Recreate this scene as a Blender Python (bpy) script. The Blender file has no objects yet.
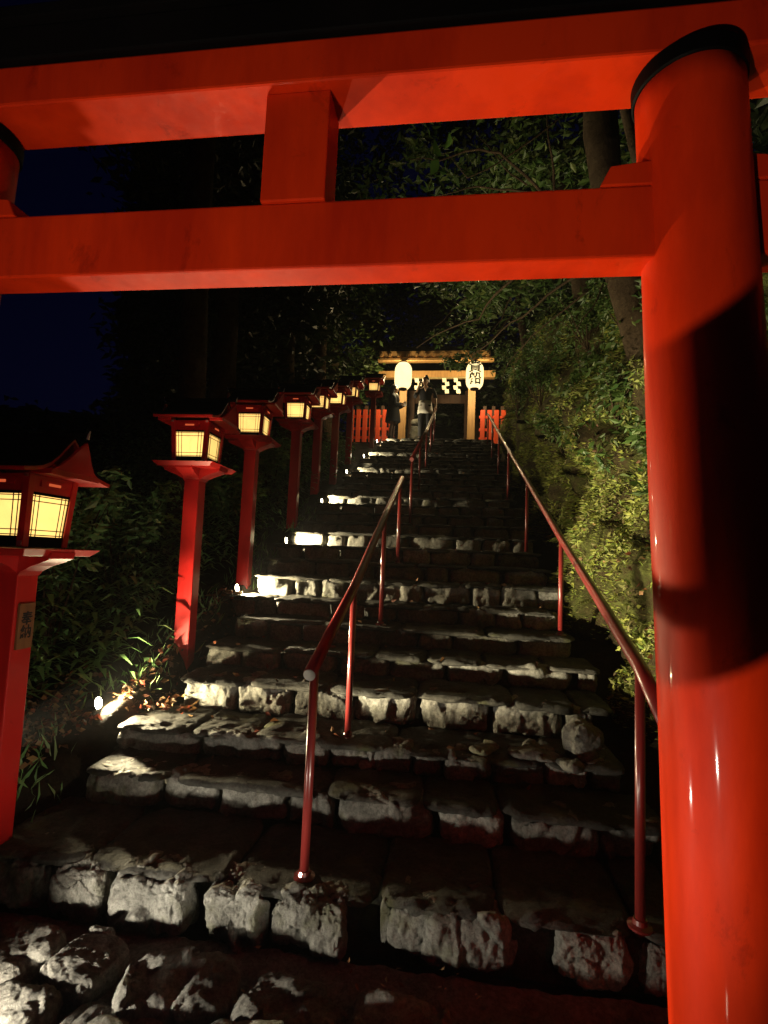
import bpy, bmesh, math, random
import numpy as np
from mathutils import Vector, Matrix, noise
EYE = 1.48                       # everything is measured from eye level; lifted by EYE at the end
rnd = random.Random(7)
sc = bpy.context.scene
col = sc.collection
R = math.radians

# ------------------------------------------------------------------ materials
def new_mat(name):
    m = bpy.data.materials.new(name); m.use_nodes = True
    nt = m.node_tree
    b = nt.nodes['Principled BSDF']
    return m, nt, b
def N(nt, t, **k):
    n = nt.nodes.new(t)
    for a, v in k.items():
        if a.startswith('i_'): n.inputs[a[2:].replace('_', ' ')].default_value = v
        else: setattr(n, a, v)
    return n
def ramp(nt, fac, stops):
    r = N(nt, 'ShaderNodeValToRGB')
    e = r.color_ramp.elements
    while len(e) > len(stops): e.remove(e[-1])
    while len(e) < len(stops): e.new(0.5)
    for i, (p, c) in enumerate(stops): e[i].position = p; e[i].color = (*c, 1)
    nt.links.new(fac, r.inputs[0]); return r
def coords(nt, scale=(1, 1, 1)):
    g = N(nt, 'ShaderNodeNewGeometry'); mp = N(nt, 'ShaderNodeMapping'); mp.inputs['Scale'].default_value = scale
    nt.links.new(g.outputs['Position'], mp.inputs[0]); return mp.outputs[0]
def noisetex(nt, vec, scale, detail=6, rough=0.6, dist=0):
    n = N(nt, 'ShaderNodeTexNoise'); n.inputs['Scale'].default_value = scale; n.inputs['Detail'].default_value = detail
    n.inputs['Roughness'].default_value = rough; n.inputs['Distortion'].default_value = dist
    nt.links.new(vec, n.inputs['Vector']); return n.outputs[0]
def bump(nt, b, h, strength, dist, prev=None):
    bp = N(nt, 'ShaderNodeBump'); bp.inputs['Strength'].default_value = strength; bp.inputs['Distance'].default_value = dist
    nt.links.new(h, bp.inputs['Height'])
    if prev: nt.links.new(prev, bp.inputs['Normal'])
    nt.links.new(bp.outputs[0], b.inputs['Normal']); return bp.outputs[0]

def paint(name, c, c2, rough=0.3, coat=0.4, bstr=0.15, wave=0.004, streak=(1, 1, .25)):
    m, nt, b = new_mat(name)
    v = coords(nt, streak)
    n1 = noisetex(nt, v, 3.0, 8, .65)
    r = ramp(nt, n1, [(0.35, c2), (0.6, c)])
    sp = noisetex(nt, coords(nt, (1, 1, .6)), 7, 7, .72, .4); spr = ramp(nt, sp, [(.60, (1, 1, 1)), (.70, (.62, .55, .5))])
    sm_ = N(nt, 'ShaderNodeMixRGB', blend_type='MULTIPLY'); sm_.inputs[0].default_value = .8
    nt.links.new(r.outputs[0], sm_.inputs[1]); nt.links.new(spr.outputs[0], sm_.inputs[2]); nt.links.new(sm_.outputs[0], b.inputs['Base Color'])
    n2 = noisetex(nt, v, 25, 4, .6)
    rr = N(nt, 'ShaderNodeMapRange'); rr.inputs[3].default_value = rough * .75; rr.inputs[4].default_value = rough * 1.35
    nt.links.new(n2, rr.inputs[0]); nt.links.new(rr.outputs[0], b.inputs['Roughness'])
    b.inputs['Coat Weight'].default_value = coat; b.inputs['Coat Roughness'].default_value = .07
    p = bump(nt, b, noisetex(nt, v, 6, 2, .5), bstr, wave * 2)
    bump(nt, b, noisetex(nt, v, 60, 5, .6), bstr * .8, wave * .25, p)
    nt.links.new(p, b.inputs['Coat Normal'])
    return m
M = {}
M['torii'] = paint('vermilion_paint', (.74, .034, .002), (.50, .018, .0015), .5, .22, .3); M['torii'].node_tree.nodes['Principled BSDF'].inputs['Specular IOR Level'].default_value = .12
M['lred'] = paint('crimson_paint', (.50, .012, .009), (.36, .009, .008), .36, .3, .2, .002)
M['rail'] = paint('maroon_rail_paint', (.15, .016, .014), (.09, .010, .009), .30, .35, .2, .001)
M['fence'] = paint('shrine_fence_paint', (.85, .095, .022), (.70, .07, .02), .5, .1, .2, .002)
M['black'] = paint('black_lacquer', (.0025, .002, .002), (.004, .003, .003), .5, 0, .2, .002); M['black'].node_tree.nodes['Principled BSDF'].inputs['Specular IOR Level'].default_value = .03
M['copper'] = paint('dark_roof_metal', (.002, .002, .002), (.004, .003, .003), .7, 0, .3, .003); M['copper'].node_tree.nodes['Principled BSDF'].inputs['Specular IOR Level'].default_value = .02
M['wood'] = paint('warm_bare_wood', (.46, .26, .09), (.34, .18, .06), .55, 0, .3, .002, (6, 6, .6))
M['wooddark'] = paint('weathered_wood', (.10, .045, .02), (.06, .028, .012), .6, 0, .3, .002, (5, 5, .6))
M['plaque'] = paint('plaque_wood', (.20, .085, .03), (.13, .05, .02), .5, 0, .3, .002, (8, 8, 1))
M['metal'] = paint('steel', (.5, .48, .45), (.4, .38, .36), .35, 0, .1, .001); M['metal'].node_tree.nodes['Principled BSDF'].inputs['Metallic'].default_value = .8
M['hood'] = paint('lamp_housing', (.03, .03, .03), (.05, .05, .05), .5, 0, .1, .001)

def stone(name, ca, cb, cc, sc_=1.0):
    m, nt, b = new_mat(name)
    v = coords(nt)
    vs = coords(nt, (1.25, 1.25, .85))
    n1 = noisetex(nt, v, 5 * sc_, 8, .7)
    r = ramp(nt, n1, [(0.3, cc), (0.48, cb), (0.66, ca)])
    n2 = noisetex(nt, v, 1.3, 3, .5)
    mx = N(nt, 'ShaderNodeMixRGB', blend_type='MULTIPLY'); mx.inputs[0].default_value = .55
    r2 = ramp(nt, n2, [(.35, (.55, .5, .42)), (.65, (1, 1, 1))])
    nt.links.new(r.outputs[0], mx.inputs[1]); nt.links.new(r2.outputs[0], mx.inputs[2])
    gi = N(nt, 'ShaderNodeNewGeometry'); ri = N(nt, 'ShaderNodeMapRange'); ri.inputs[3].default_value = .5; ri.inputs[4].default_value = 1.2
    nt.links.new(gi.outputs['Random Per Island'], ri.inputs[0]); mi_ = N(nt, 'ShaderNodeMixRGB', blend_type='MULTIPLY'); mi_.inputs[0].default_value = 1
    nt.links.new(mx.outputs[0], mi_.inputs[1]); nt.links.new(ri.outputs[0], mi_.inputs[2]); mx = mi_
    sp = noisetex(nt, v, 55, 5, .8); spr = ramp(nt, sp, [(.42, (.55, .55, .55)), (.56, (1.15, 1.15, 1.15))]); ms_ = N(nt, 'ShaderNodeMixRGB', blend_type='MULTIPLY'); ms_.inputs[0].default_value = .75
    nt.links.new(mx.outputs[0], ms_.inputs[1]); nt.links.new(spr.outputs[0], ms_.inputs[2]); mx = ms_
    # moss film on patches
    n3 = noisetex(nt, v, 3.1, 5, .6)
    r3 = ramp(nt, n3, [(.58, (0, 0, 0)), (.68, (1, 1, 1))])
    mm = N(nt, 'ShaderNodeMixRGB'); mm.inputs[2].default_value = (.10, .105, .03, 1)
    ml = N(nt, 'ShaderNodeMath', operation='MULTIPLY'); ml.inputs[1].default_value = .55
    nt.links.new(r3.outputs[0], ml.inputs[0]); nt.links.new(ml.outputs[0], mm.inputs[0])
    nt.links.new(mx.outputs[0], mm.inputs[1]); nt.links.new(mm.outputs[0], b.inputs['Base Color'])
    b.inputs['Roughness'].default_value = .78; b.inputs['Specular IOR Level'].default_value = .3
    p = bump(nt, b, noisetex(nt, vs, 9 * sc_, 9, .72, .6), .9, .035)
    vo = N(nt, 'ShaderNodeTexVoronoi', feature='DISTANCE_TO_EDGE'); vo.inputs['Scale'].default_value = 14 * sc_
    nt.links.new(vs, vo.inputs['Vector'])
    p = bump(nt, b, vo.outputs[0], .35, .02, p)
    bump(nt, b, noisetex(nt, v, 70, 7, .8), .9, .010, p)
    return m
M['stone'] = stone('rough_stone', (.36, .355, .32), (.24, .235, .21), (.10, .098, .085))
M['tread'] = stone('worn_shaded_stone', (.095, .092, .08), (.06, .057, .048), (.025, .024, .02))  # worn stone, colour darkened further to stand in for shade on the treads
M['mortar'] = stone('mortar', (.20, .19, .15), (.14, .13, .10), (.06, .055, .04), 1.6)

def earth(name, stops, sc_=4, bd=.05):
    m, nt, b = new_mat(name); v = coords(nt)
    r = ramp(nt, noisetex(nt, v, sc_, 9, .75), stops); nt.links.new(r.outputs[0], b.inputs['Base Color'])
    b.inputs['Roughness'].default_value = .95; b.inputs['Specular IOR Level'].default_value = .1
    p = bump(nt, b, noisetex(nt, v, sc_ * 2, 9, .75), 1, bd)
    bump(nt, b, noisetex(nt, v, 40, 6, .7), .8, .012, p); return m
M['soil'] = earth('forest_soil', [(.3, (.012, .009, .006)), (.6, (.035, .025, .014)), (.8, (.03, .035, .012))])
M['bank'] = earth('mossy_bank', [(.32, (.014, .011, .006)), (.45, (.05, .037, .016)), (.55, (.055, .06, .016)), (.7, (.12, .13, .03))], 3, .09)
M['far'] = earth('wooded_hill', [(.3, (.006, .008, .005)), (.7, (.012, .016, .008))], .5, .3)
M['bark'] = earth('bark', [(.3, (.035, .022, .013)), (.6, (.085, .058, .034)), (.8, (.05, .055, .03))], 7, .05)

def leafmat(name, cols, trans=.25, rough=.45):
    m, nt, b = new_mat(name)
    g = N(nt, 'ShaderNodeNewGeometry')
    k = len(cols); r = ramp(nt, g.outputs['Random Per Island'], [(i / (k - 1), c) for i, c in enumerate(cols)])
    nt.links.new(r.outputs[0], b.inputs['Base Color']); b.inputs['Roughness'].default_value = rough
    b.inputs['Specular IOR Level'].default_value = .35
    tr = N(nt, 'ShaderNodeBsdfTranslucent'); nt.links.new(r.outputs[0], tr.inputs[0])
    mx = N(nt, 'ShaderNodeMixShader'); mx.inputs[0].default_value = trans
    nt.links.new(b.outputs[0], mx.inputs[1]); nt.links.new(tr.outputs[0], mx.inputs[2])
    nt.links.new(mx.outputs[0], nt.nodes['Material Output'].inputs[0]); return m
M['leaf'] = leafmat('broad_leaf', [(.03, .07, .015), (.07, .12, .025), (.045, .08, .018), (.12, .15, .04)])
M['leafbright'] = leafmat('fresh_leaf', [(.05, .12, .02), (.08, .16, .03)])
M['leafdark'] = leafmat('evergreen_leaf', [(.012, .022, .008), (.02, .035, .012), (.03, .04, .015)])
M['moss'] = leafmat('moss_and_grass', [(.22, .24, .04), (.30, .32, .06), (.13, .20, .03), (.15, .11, .045), (.32, .36, .10), (.09, .065, .03)], .3, .7)
M['reed'] = leafmat('bamboo_grass', [(.10, .22, .07), (.18, .32, .11), (.13, .25, .08), (.25, .32, .14)])
M['dead'] = leafmat('fallen_leaf', [(.16, .08, .03), (.10, .05, .025), (.24, .14, .05), (.20, .04, .02), (.07, .05, .03)], .15, .6)

def emit(name, c, s, tex=None):
    m, nt, b = new_mat(name)
    b.inputs['Base Color'].default_value = (.5, .45, .35, 1)
    e = N(nt, 'ShaderNodeEmission'); e.inputs[0].default_value = (*c, 1); e.inputs[1].default_value = s
    if tex:
        n1 = noisetex(nt, coords(nt), tex, 4, .6)
        mr = N(nt, 'ShaderNodeMapRange'); mr.inputs[3].default_value = s * .75; mr.inputs[4].default_value = s * 1.25
        nt.links.new(n1, mr.inputs[0]); nt.links.new(mr.outputs[0], e.inputs[1])
    nt.links.new(e.outputs[0], nt.nodes['Material Output'].inputs[0]); return m
M['paper'] = emit('lit_lantern_paper', (1, .60, .16), 1.5, 9)
_nt = M['paper'].node_tree
_tp = _nt.nodes.new('ShaderNodeBsdfTransparent'); _mx = _nt.nodes.new('ShaderNodeMixShader'); _mx.inputs[0].default_value = .28
_em = [n for n in _nt.nodes if n.type == 'EMISSION'][0]
_nt.links.new(_em.outputs[0], _mx.inputs[1]); _nt.links.new(_tp.outputs[0], _mx.inputs[2]); _nt.links.new(_mx.outputs[0], _nt.nodes['Material Output'].inputs[0])
M['slot'] = emit('lit_vent_slot', (1, .16, .05), .55)
M['bulb'] = emit('lamp_lens', (1, .90, .62), 30)
M['chochin'] = emit('lit_round_lantern_paper', (1, .76, .33), 2.2, 5)
_nt = M['chochin'].node_tree
_tp = _nt.nodes.new('ShaderNodeBsdfTransparent'); _mx = _nt.nodes.new('ShaderNodeMixShader'); _mx.inputs[0].default_value = .35
_em = [n for n in _nt.nodes if n.type == 'EMISSION'][0]
_nt.links.new(_em.outputs[0], _mx.inputs[1]); _nt.links.new(_tp.outputs[0], _mx.inputs[2]); _nt.links.new(_mx.outputs[0], _nt.nodes['Material Output'].inputs[0])
_nt = M['paper'].node_tree; _em = [n for n in _nt.nodes if n.type == 'EMISSION'][0]; _oi = _nt.nodes.new('ShaderNodeObjectInfo'); _mr = _nt.nodes.new('ShaderNodeMapRange'); _mr.inputs[3].default_value = .8; _mr.inputs[4].default_value = 1.2
_nt.links.new(_oi.outputs['Random'], _mr.inputs[0]); _m = _nt.nodes.new('ShaderNodeMath'); _m.operation = 'MULTIPLY'; _l = _em.inputs[1].links[0].from_socket
_nt.links.new(_l, _m.inputs[0]); _nt.links.new(_mr.outputs[0], _m.inputs[1]); _nt.links.new(_m.outputs[0], _em.inputs[1])
M['shide'] = paint('white_paper', (.8, .75, .6), (.75, .7, .55), .8, 0, .1, .001)
def plain(name, c, rough=.7):
    m, nt, b = new_mat(name); v = coords(nt)
    r = ramp(nt, noisetex(nt, v, 12, 4, .6), [(.3, tuple(x * .75 for x in c)), (.7, c)])
    nt.links.new(r.outputs[0], b.inputs['Base Color']); b.inputs['Roughness'].default_value = rough
    bump(nt, b, noisetex(nt, v, 90, 3, .6), .3, .003); return m
M['skin'] = plain('skin', (.50, .30, .20), .5); M['hair'] = plain('black_hair', (.012, .009, .008), .4)
M['cloth'] = plain('black_cloth', (.012, .012, .016), .85); M['pale'] = plain('pale_cloth', (.78, .75, .68), .85)
M['tights'] = plain('sheer_tights', (.16, .09, .07), .6); M['shoe'] = plain('black_shoe', (.012, .01, .01), .4)
M['ink'] = plain('black_ink', (.01, .01, .01), .8); M['straw'] = plain('straw_rope', (.35, .27, .12), .9)

# ------------------------------------------------------------------ mesh helpers
class MB:
    def __init__(s): s.v = []; s.f = []; s.mi = []
    def add(s, vs, fs, mi=0):
        o = len(s.v); s.v.extend([tuple(p) for p in vs]); s.f.extend([tuple(i + o for i in f) for f in fs]); s.mi.extend([mi] * len(fs)); return s
    def box(s, x0, x1, y0, y1, z0, z1):
        return s.add([(x0,y0,z0),(x1,y0,z0),(x1,y1,z0),(x0,y1,z0),(x0,y0,z1),(x1,y0,z1),(x1,y1,z1),(x0,y1,z1)],
                     [(0,3,2,1),(4,5,6,7),(0,1,5,4),(1,2,6,5),(2,3,7,6),(3,0,4,7)])
    def frustum(s, c0, h0, c1, h1):   # rectangular prism between two centred rectangles
        (x0,y0,z0),(a0,b0),(x1,y1,z1),(a1,b1) = c0,h0,c1,h1
        return s.add([(x0-a0,y0-b0,z0),(x0+a0,y0-b0,z0),(x0+a0,y0+b0,z0),(x0-a0,y0+b0,z0),
                      (x1-a1,y1-b1,z1),(x1+a1,y1-b1,z1),(x1+a1,y1+b1,z1),(x1-a1,y1+b1,z1)],
                     [(0,3,2,1),(4,5,6,7),(0,1,5,4),(1,2,6,5),(2,3,7,6),(3,0,4,7)])
    def tube(s, pts, rad, n=16, cap=True):
        pts = [Vector(p) for p in pts]; rads = rad if isinstance(rad, (list, tuple)) else [rad] * len(pts)
        vs = []; fs = []; u = None
        for i, p in enumerate(pts):
            t = (pts[min(i+1, len(pts)-1)] - pts[max(i-1, 0)]).normalized()
            if u is None: u = t.orthogonal().normalized()
            u = (u - t * u.dot(t)).normalized(); w = t.cross(u)
            for k in range(n):
                a = 2*math.pi*k/n; vs.append(p + (u*math.cos(a) + w*math.sin(a)) * rads[i])
        for i in range(len(pts)-1):
            for k in range(n):
                a, b = i*n+k, i*n+(k+1) % n; fs.append((a, b, b+n, a+n))
        if cap: fs.append(tuple(range(n-1, -1, -1))); fs.append(tuple((len(pts)-1)*n + k for k in range(n)))
        return s.add(vs, fs)
    def lathe(s, c, prof, n=24, sx=1, sy=1):
        cx, cy, cz = c; vs = []; fs = []
        for r, z in prof:
            for k in range(n):
                a = 2*math.pi*k/n; vs.append((cx + r*math.cos(a)*sx, cy + r*math.sin(a)*sy, cz + z))
        for i in range(len(prof)-1):
            for k in range(n):
                a, b = i*n+k, i*n+(k+1) % n; fs.append((a, b, b+n, a+n))
        fs.append(tuple(range(n-1, -1, -1))); fs.append(tuple((len(prof)-1)*n + k for k in range(n)))
        return s.add(vs, fs)
    def build(s, name, mat, parent=None, bevel=0, smooth=False, merge=0, mats=None, origin=None):
        me = bpy.data.meshes.new(name)
        vs = s.v
        if origin is not None: vs = [(x-origin[0], y-origin[1], z-origin[2]) for x, y, z in vs]
        me.from_pydata(vs, [], s.f)
        if mats:
            for m in mats: me.materials.append(m)
            me.polygons.foreach_set('material_index', s.mi)
        else: me.materials.append(mat)
        if merge:
            bm = bmesh.new(); bm.from_mesh(me); bmesh.ops.remove_doubles(bm, verts=bm.verts, dist=merge)
            bmesh.ops.recalc_face_normals(bm, faces=bm.faces); bm.to_mesh(me); bm.free()
        if smooth: me.polygons.foreach_set('use_smooth', [True]*len(me.polygons))
        me.update()
        o = bpy.data.objects.new(name, me); col.objects.link(o)
        if origin is not None: o.location = origin
        if parent is not None:
            o.parent = parent
            if origin is None: o.location = (0, 0, 0)
        if bevel:
            b = o.modifiers.new('Bevel', 'BEVEL'); b.width = bevel; b.segments = 2; b.limit_method = 'ANGLE'; b.angle_limit = R(40)
        return o
def tag(o, label=None, cat=None, group=None, kind=None):
    if label: o['label'] = label
    if cat: o['category'] = cat
    if group: o['group'] = group
    if kind: o['kind'] = kind
    return o
def empty(name, loc=(0, 0, 0), **k):
    o = bpy.data.objects.new(name, None); col.objects.link(o); o.location = loc; o.empty_display_size = .1
    return tag(o, **k)
def copy_tree(o, parent=None):
    c = o.copy(); col.objects.link(c)
    if parent: c.parent = parent
    for ch in list(o.children): copy_tree(ch, c)
    return c

def rock(mb, c, d, seed, res=10, amp=.02, rnd_=.25, mi=0, taper=0):
    """chiselled block centred c with size d, displaced surface"""
    off = Vector((seed*3.7, seed*1.3, seed*2.1)); hd = [x/2 for x in d]; mx = max(d)
    n = [max(3, int(res*x/mx)) for x in d]
    for ax in range(3):
        u, v = [(1, 2), (2, 0), (0, 1)][ax]
        for sgn in (-1, 1):
            vs = []
            for i in range(n[u]+1):
                for j in range(n[v]+1):
                    p = [0, 0, 0]; p[ax] = sgn; p[u] = 2*i/n[u]-1; p[v] = 2*j/n[v]-1
                    L = math.sqrt(p[0]**2+p[1]**2+p[2]**2)
                    e = (abs(p[0])**6+abs(p[1])**6+abs(p[2])**6)**(1/6)
                    q = [x*((1-rnd_)*1/e + rnd_*1.15/L) if True else x for x in p]
                    w = Vector([q[k]*hd[k] for k in range(3)])
                    w.x *= 1 + taper*q[2]
                    nn = Vector((p[0]/hd[0], p[1]/hd[1], p[2]/hd[2])).normalized()
                    P = w + off
                    dd = noise.fractal(P*4, 1.0, 2.0, 3)*.9 + noise.fractal(Vector((P.x*13, P.y*13, P.z*10)), .7, 2.1, 5)*.95
                    Q = Vector((P.x*7, P.y*7, P.z*5.5)); dv, pp = noise.voronoi(Q)
                    rv = noise.noise_vector(pp[0]*7.3)
                    dd = dd*.62 + rv.dot(Q-pp[0])*1.5 + rv.x*1.2 + min(.18, (dv[1]-dv[0])*1.5)*1.0 - .3
                    w += nn*dd*amp
                    vs.append(w + Vector(c))
            fs = []
            for i in range(n[u]):
                for j in range(n[v]):
                    a = i*(n[v]+1)+j; b = a+1; cc = a+n[v]+1; dd_ = cc+1
                    fs.append((a, cc, dd_, b) if sgn > 0 else (a, b, dd_, cc))
            mb.add(vs, fs, mi)

def leaves(centers, n, size, spread=None, flat=0.3, droop=.3, seed=1, width=.4, up=None):
    """centers: list of (x,y,z,r); returns MB with n leaf quads per centre, scattered through the volume"""
    g = np.random.default_rng(seed); mb = MB(); allv = []; 
    C = np.array([c[:3] for c in centers]); Rr = np.array([c[3] for c in centers])
    idx = np.repeat(np.arange(len(C)), n); T = len(idx)
    d = g.normal(size=(T, 3)); d /= np.linalg.norm(d, axis=1)[:, None]
    r = g.random(T)**.45
    P = C[idx] + d*(r*Rr[idx])[:, None]*np.array([1, 1, .65])
    return leaf_at(P, g, size, flat, droop, width, up, mb)
def leaf_at(P, g, size, flat=.3, droop=.3, width=.4, up=None, mb=None):
    mb = mb or MB(); T = len(P)
    a = g.normal(size=(T, 3)); a[:, 2] = a[:, 2]*flat - droop
    if up is not None: a = a*.45 + np.array(up)
    a /= np.linalg.norm(a, axis=1)[:, None]
    b = g.normal(size=(T, 3)); b -= a*(a*b).sum(1)[:, None]; b /= np.linalg.norm(b, axis=1)[:, None]
    nrm = np.cross(a, b)
    L = size*(.6 + .8*g.random(T))[:, None]; W = L*width*.5
    v0 = P; v1 = P + a*L*.42 + b*W + nrm*L*.08; v2 = P + a*L - nrm*L*.05; v3 = P + a*L*.42 - b*W + nrm*L*.08
    V = np.stack([v0, v1, v2, v3], 1).reshape(-1, 3)
    F = np.arange(T*4).reshape(T, 4)
    o = len(mb.v); mb.v.extend(map(tuple, V.tolist())); mb.f.extend(map(tuple, (F+o).tolist())); mb.mi.extend([0]*T)
    return mb

# ------------------------------------------------------------------ camera
cam_d = bpy.data.cameras.new('camera'); cam = bpy.data.objects.new('camera', cam_d); col.objects.link(cam)
cam_d.sensor_fit = 'VERTICAL'; cam_d.sensor_height = 36; cam_d.sensor_width = 27; cam_d.lens = 520/1024*36; cam_d.clip_start = .02; cam_d.clip_end = 500
roll = math.atan(.042); pitch = math.atan(45/520)
u = Vector((math.sin(roll)*math.cos(pitch), math.cos(roll)*math.cos(pitch), -math.sin(pitch)))
fw = Vector(((452-384)/520, -(560-512)/520, -1)); fw = (fw - u*fw.dot(u)).normalized(); xx = fw.cross(u)
cam.matrix_world = Matrix((xx, fw, u)).to_4x4()
sc.camera = cam

# ------------------------------------------------------------------ stairs layout
steps = [(2.03, -1.30), (2.55, -1.14), (2.86, -1.02), (3.26, -.83), (3.68, -.69), (4.10, -.545), (4.50, -.40), (4.78, -.22)]
for j in range(1, 22): steps.append((4.78+.418*j, -.22+.161*j))
TOPY, TOPZ = steps[-1]
def slope_z(y):
    if y < 2.0: return -1.48 - max(0, 2.0-y)*.08
    if y >= TOPY: return TOPZ
    return -1.30 + (y-2.03)*.387
def tread_z(y):
    z = -1.48
    for Y, Z in steps:
        if y >= Y: z = Z
    return z

# ground sheet
def grid_mesh(xs, ys, fz):
    mb = MB(); nx = len(xs); vs = [(x, y, fz(x, y)) for y in ys for x in xs]
    fs = [(j*nx+i, j*nx+i+1, (j+1)*nx+i+1, (j+1)*nx+i) for j in range(len(ys)-1) for i in range(nx-1)]
    return mb.add(vs, fs)
def gz(x, y):
    z = slope_z(min(max(y, -5), 80))
    if -1.86 < x < 1.0: return z - .30
    side = (-1.86 - x) if x < 0 else (x - 1.0)
    t = min(side/(.10 if x < 0 else .25), 1)
    z = z - .30*(1-t) - (.10 if x < 0 else .15)*t
    if x < 0: z += noise.fractal(Vector((x*.8, y*.8, 0)), 1, 2, 4)*.12*t + max(0, side-2.0)*.10
    return z
xs = [-150, -80, -40, -25, -16, -11, -8, -6.5] + [-5.5+.25*i for i in range(13)] + [-2.3, -2.15, -2.05, -1.98, -1.92, -1.86, -1, 0, .9, 1.0, 1.1, 1.25, 1.5, 2, 3, 5, 9, 16, 30, 80, 150]
ys = [-150, -60, -20, -8, -3, 0, 1, 1.6, 2] + [2.2+.25*i for i in range(48)] + [14.5, 15.5, 17, 20, 26, 35, 50, 80, 150]
tag(grid_mesh(xs, ys, gz).build('ground', M['soil'], smooth=True), kind='structure')

# foreground paving: mortar bed with embedded boulders
def pave(x, y):
    z = -1.475 - max(0, 2.0-y)*.10
    P = Vector((x, y, 0)); Q = P + Vector((noise.noise(P*5)*.05, noise.noise(P*5+Vector((9, 3, 1)))*.05, 0))
    d, pts = noise.voronoi(Vector((Q.x*2.6, Q.y*3.6, 0)), distance_metric='DISTANCE', exponent=2.5)
    e = min(1, max(0, (d[1]-d[0])*2.2)); e = e*e*(3-2*e)
    hgt = .045 + .05*noise.noise(pts[0]*3.1)
    z += e*hgt + noise.fractal(P*9, .9, 2, 5)*.016*(.4+e) + noise.fractal(P*30, .8, 2, 4)*.005*e
    z += abs(noise.noise(Vector((x*7, y*16, 3))))*.03*e
    return z
def bed(x, y): return -1.50 - max(0, 2.0-y)*.10 + noise.fractal(Vector((x*7, y*7, 1)), .9, 2, 6)*.016 + noise.fractal(Vector((x*30, y*30, 4)), .8, 2, 4)*.006
pv = grid_mesh([-3.0+.02*i for i in range(216)], [1.0+.02*i for i in range(53)], bed)
_r = random.Random(5); row = 0; yy = 1.92
while yy > 1.0:
    hgt = _r.uniform(.19, .28); x = -2.9 + _r.uniform(0, .3)
    while x < 1.2:
        w_ = _r.uniform(.24, .52); cy_ = yy-hgt/2+_r.uniform(-.03, .03)
        big = MB(); rock(big, (0, 0, 0), (w_*.97, hgt*.95, .12), _r.random()*90, 44, .017, .36)
        rz = _r.uniform(-.35, .35); zz = bed(x+w_/2, cy_)+_r.uniform(-.01, .035); tx, ty = _r.uniform(-.08, .08), _r.uniform(-.02, .22)
        mt = Matrix.Translation((x+w_/2, cy_, zz)) @ Matrix.Rotation(rz, 4, 'Z') @ Matrix.Rotation(tx, 4, 'Y') @ Matrix.Rotation(ty, 4, 'X')
        pv.add([mt @ Vector(v) for v in big.v], big.f); x += w_+_r.uniform(.0, .05)
    yy -= hgt*.93
tag(pv.build('pavement', M['stone'], smooth=True), kind='structure')
tag(grid_mesh([-3+.15*i for i in range(30)], [-4+.2*i for i in range(26)], lambda x, y: -1.475-.1*max(0, min(1, 2-y)) + .012*noise.noise(Vector((x*4, y*4, 0)))).build('path', M['mortar'], smooth=True), kind='structure')

stair = empty('stone_staircase', (0, 2.0, -1.48), label='wide flight of rough stone steps climbing to the gate between lanterns and mossy bank', cat='staircase')
first_row = [(-1.95, -1.60), (-1.57, -1.335), (-1.315, -.985), (-.925, -.68), (-.655, -.36), (-.21, .27), (.42, .66), (.71, .97)]
for k, (Y, Z) in enumerate(steps):
    zb = -1.49 if k == 0 else steps[k-1][1] - .01
    ynext = steps[k+1][0] if k+1 < len(steps) else TOPY+.45
    xl = -1.98 + rnd.uniform(0, .16) + (.12 if k in (1, 3, 4, 5) else 0); xr = .93 + rnd.uniform(-.05, .08)
    # riser stones
    rb = MB()
    near = k < 8
    if k == 0: spans = first_row
    else:
        spans = []; x = xl
        while x < xr-.12:
            w_ = rnd.uniform(.22, .52) if k != 3 else rnd.uniform(.26, .42)
            if rnd.random() < .2: w_ *= .6
            x2 = min(x+w_, xr);  spans.append((x, x2)); x = x2 + rnd.uniform(.005, .03)
    for i, (a, b) in enumerate(spans):
        h = Z - zb; jy = rnd.uniform(-.02, .025); dz = rnd.uniform(-.02, .004) if k else rnd.uniform(-.015, .02)
        dp = .22
        res = 64 if k == 0 else (34 if k in (1, 2, 3) else (16 if near else 9))
        amp = .026 if k == 0 else (.022 if near else .018)
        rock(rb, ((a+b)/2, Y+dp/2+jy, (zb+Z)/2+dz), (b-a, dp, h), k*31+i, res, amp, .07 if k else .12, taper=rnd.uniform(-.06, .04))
    tb = MB(); x = xl - .03
    while x < xr:
        w_ = rnd.uniform(.35, .8); x2 = min(x+w_, xr+.03)
        if x2 - x > .1:
            yo = Y - rnd.uniform(.0, .035) if k else Y + .04
            y1 = ynext+.05
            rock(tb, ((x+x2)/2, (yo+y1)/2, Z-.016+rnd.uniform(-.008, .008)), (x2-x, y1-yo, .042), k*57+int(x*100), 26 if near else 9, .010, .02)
        x = x2 + rnd.uniform(.004, .02)
    # backing fill so no light passes between stones
    tb.box(xl+.05, xr-.05, Y+.10, ynext+.12, zb-.05, Z-.045)
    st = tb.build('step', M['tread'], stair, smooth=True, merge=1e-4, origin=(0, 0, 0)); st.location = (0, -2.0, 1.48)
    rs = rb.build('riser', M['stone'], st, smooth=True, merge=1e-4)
# landing
tag(grid_mesh([-6+.2*i for i in range(56)], [TOPY+.42+.2*i for i in range(45)], lambda x, y: TOPZ-.01+.02*noise.noise(Vector((x*3, y*3, 0)))).build('path', M['tread'], smooth=True), kind='structure')

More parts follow.
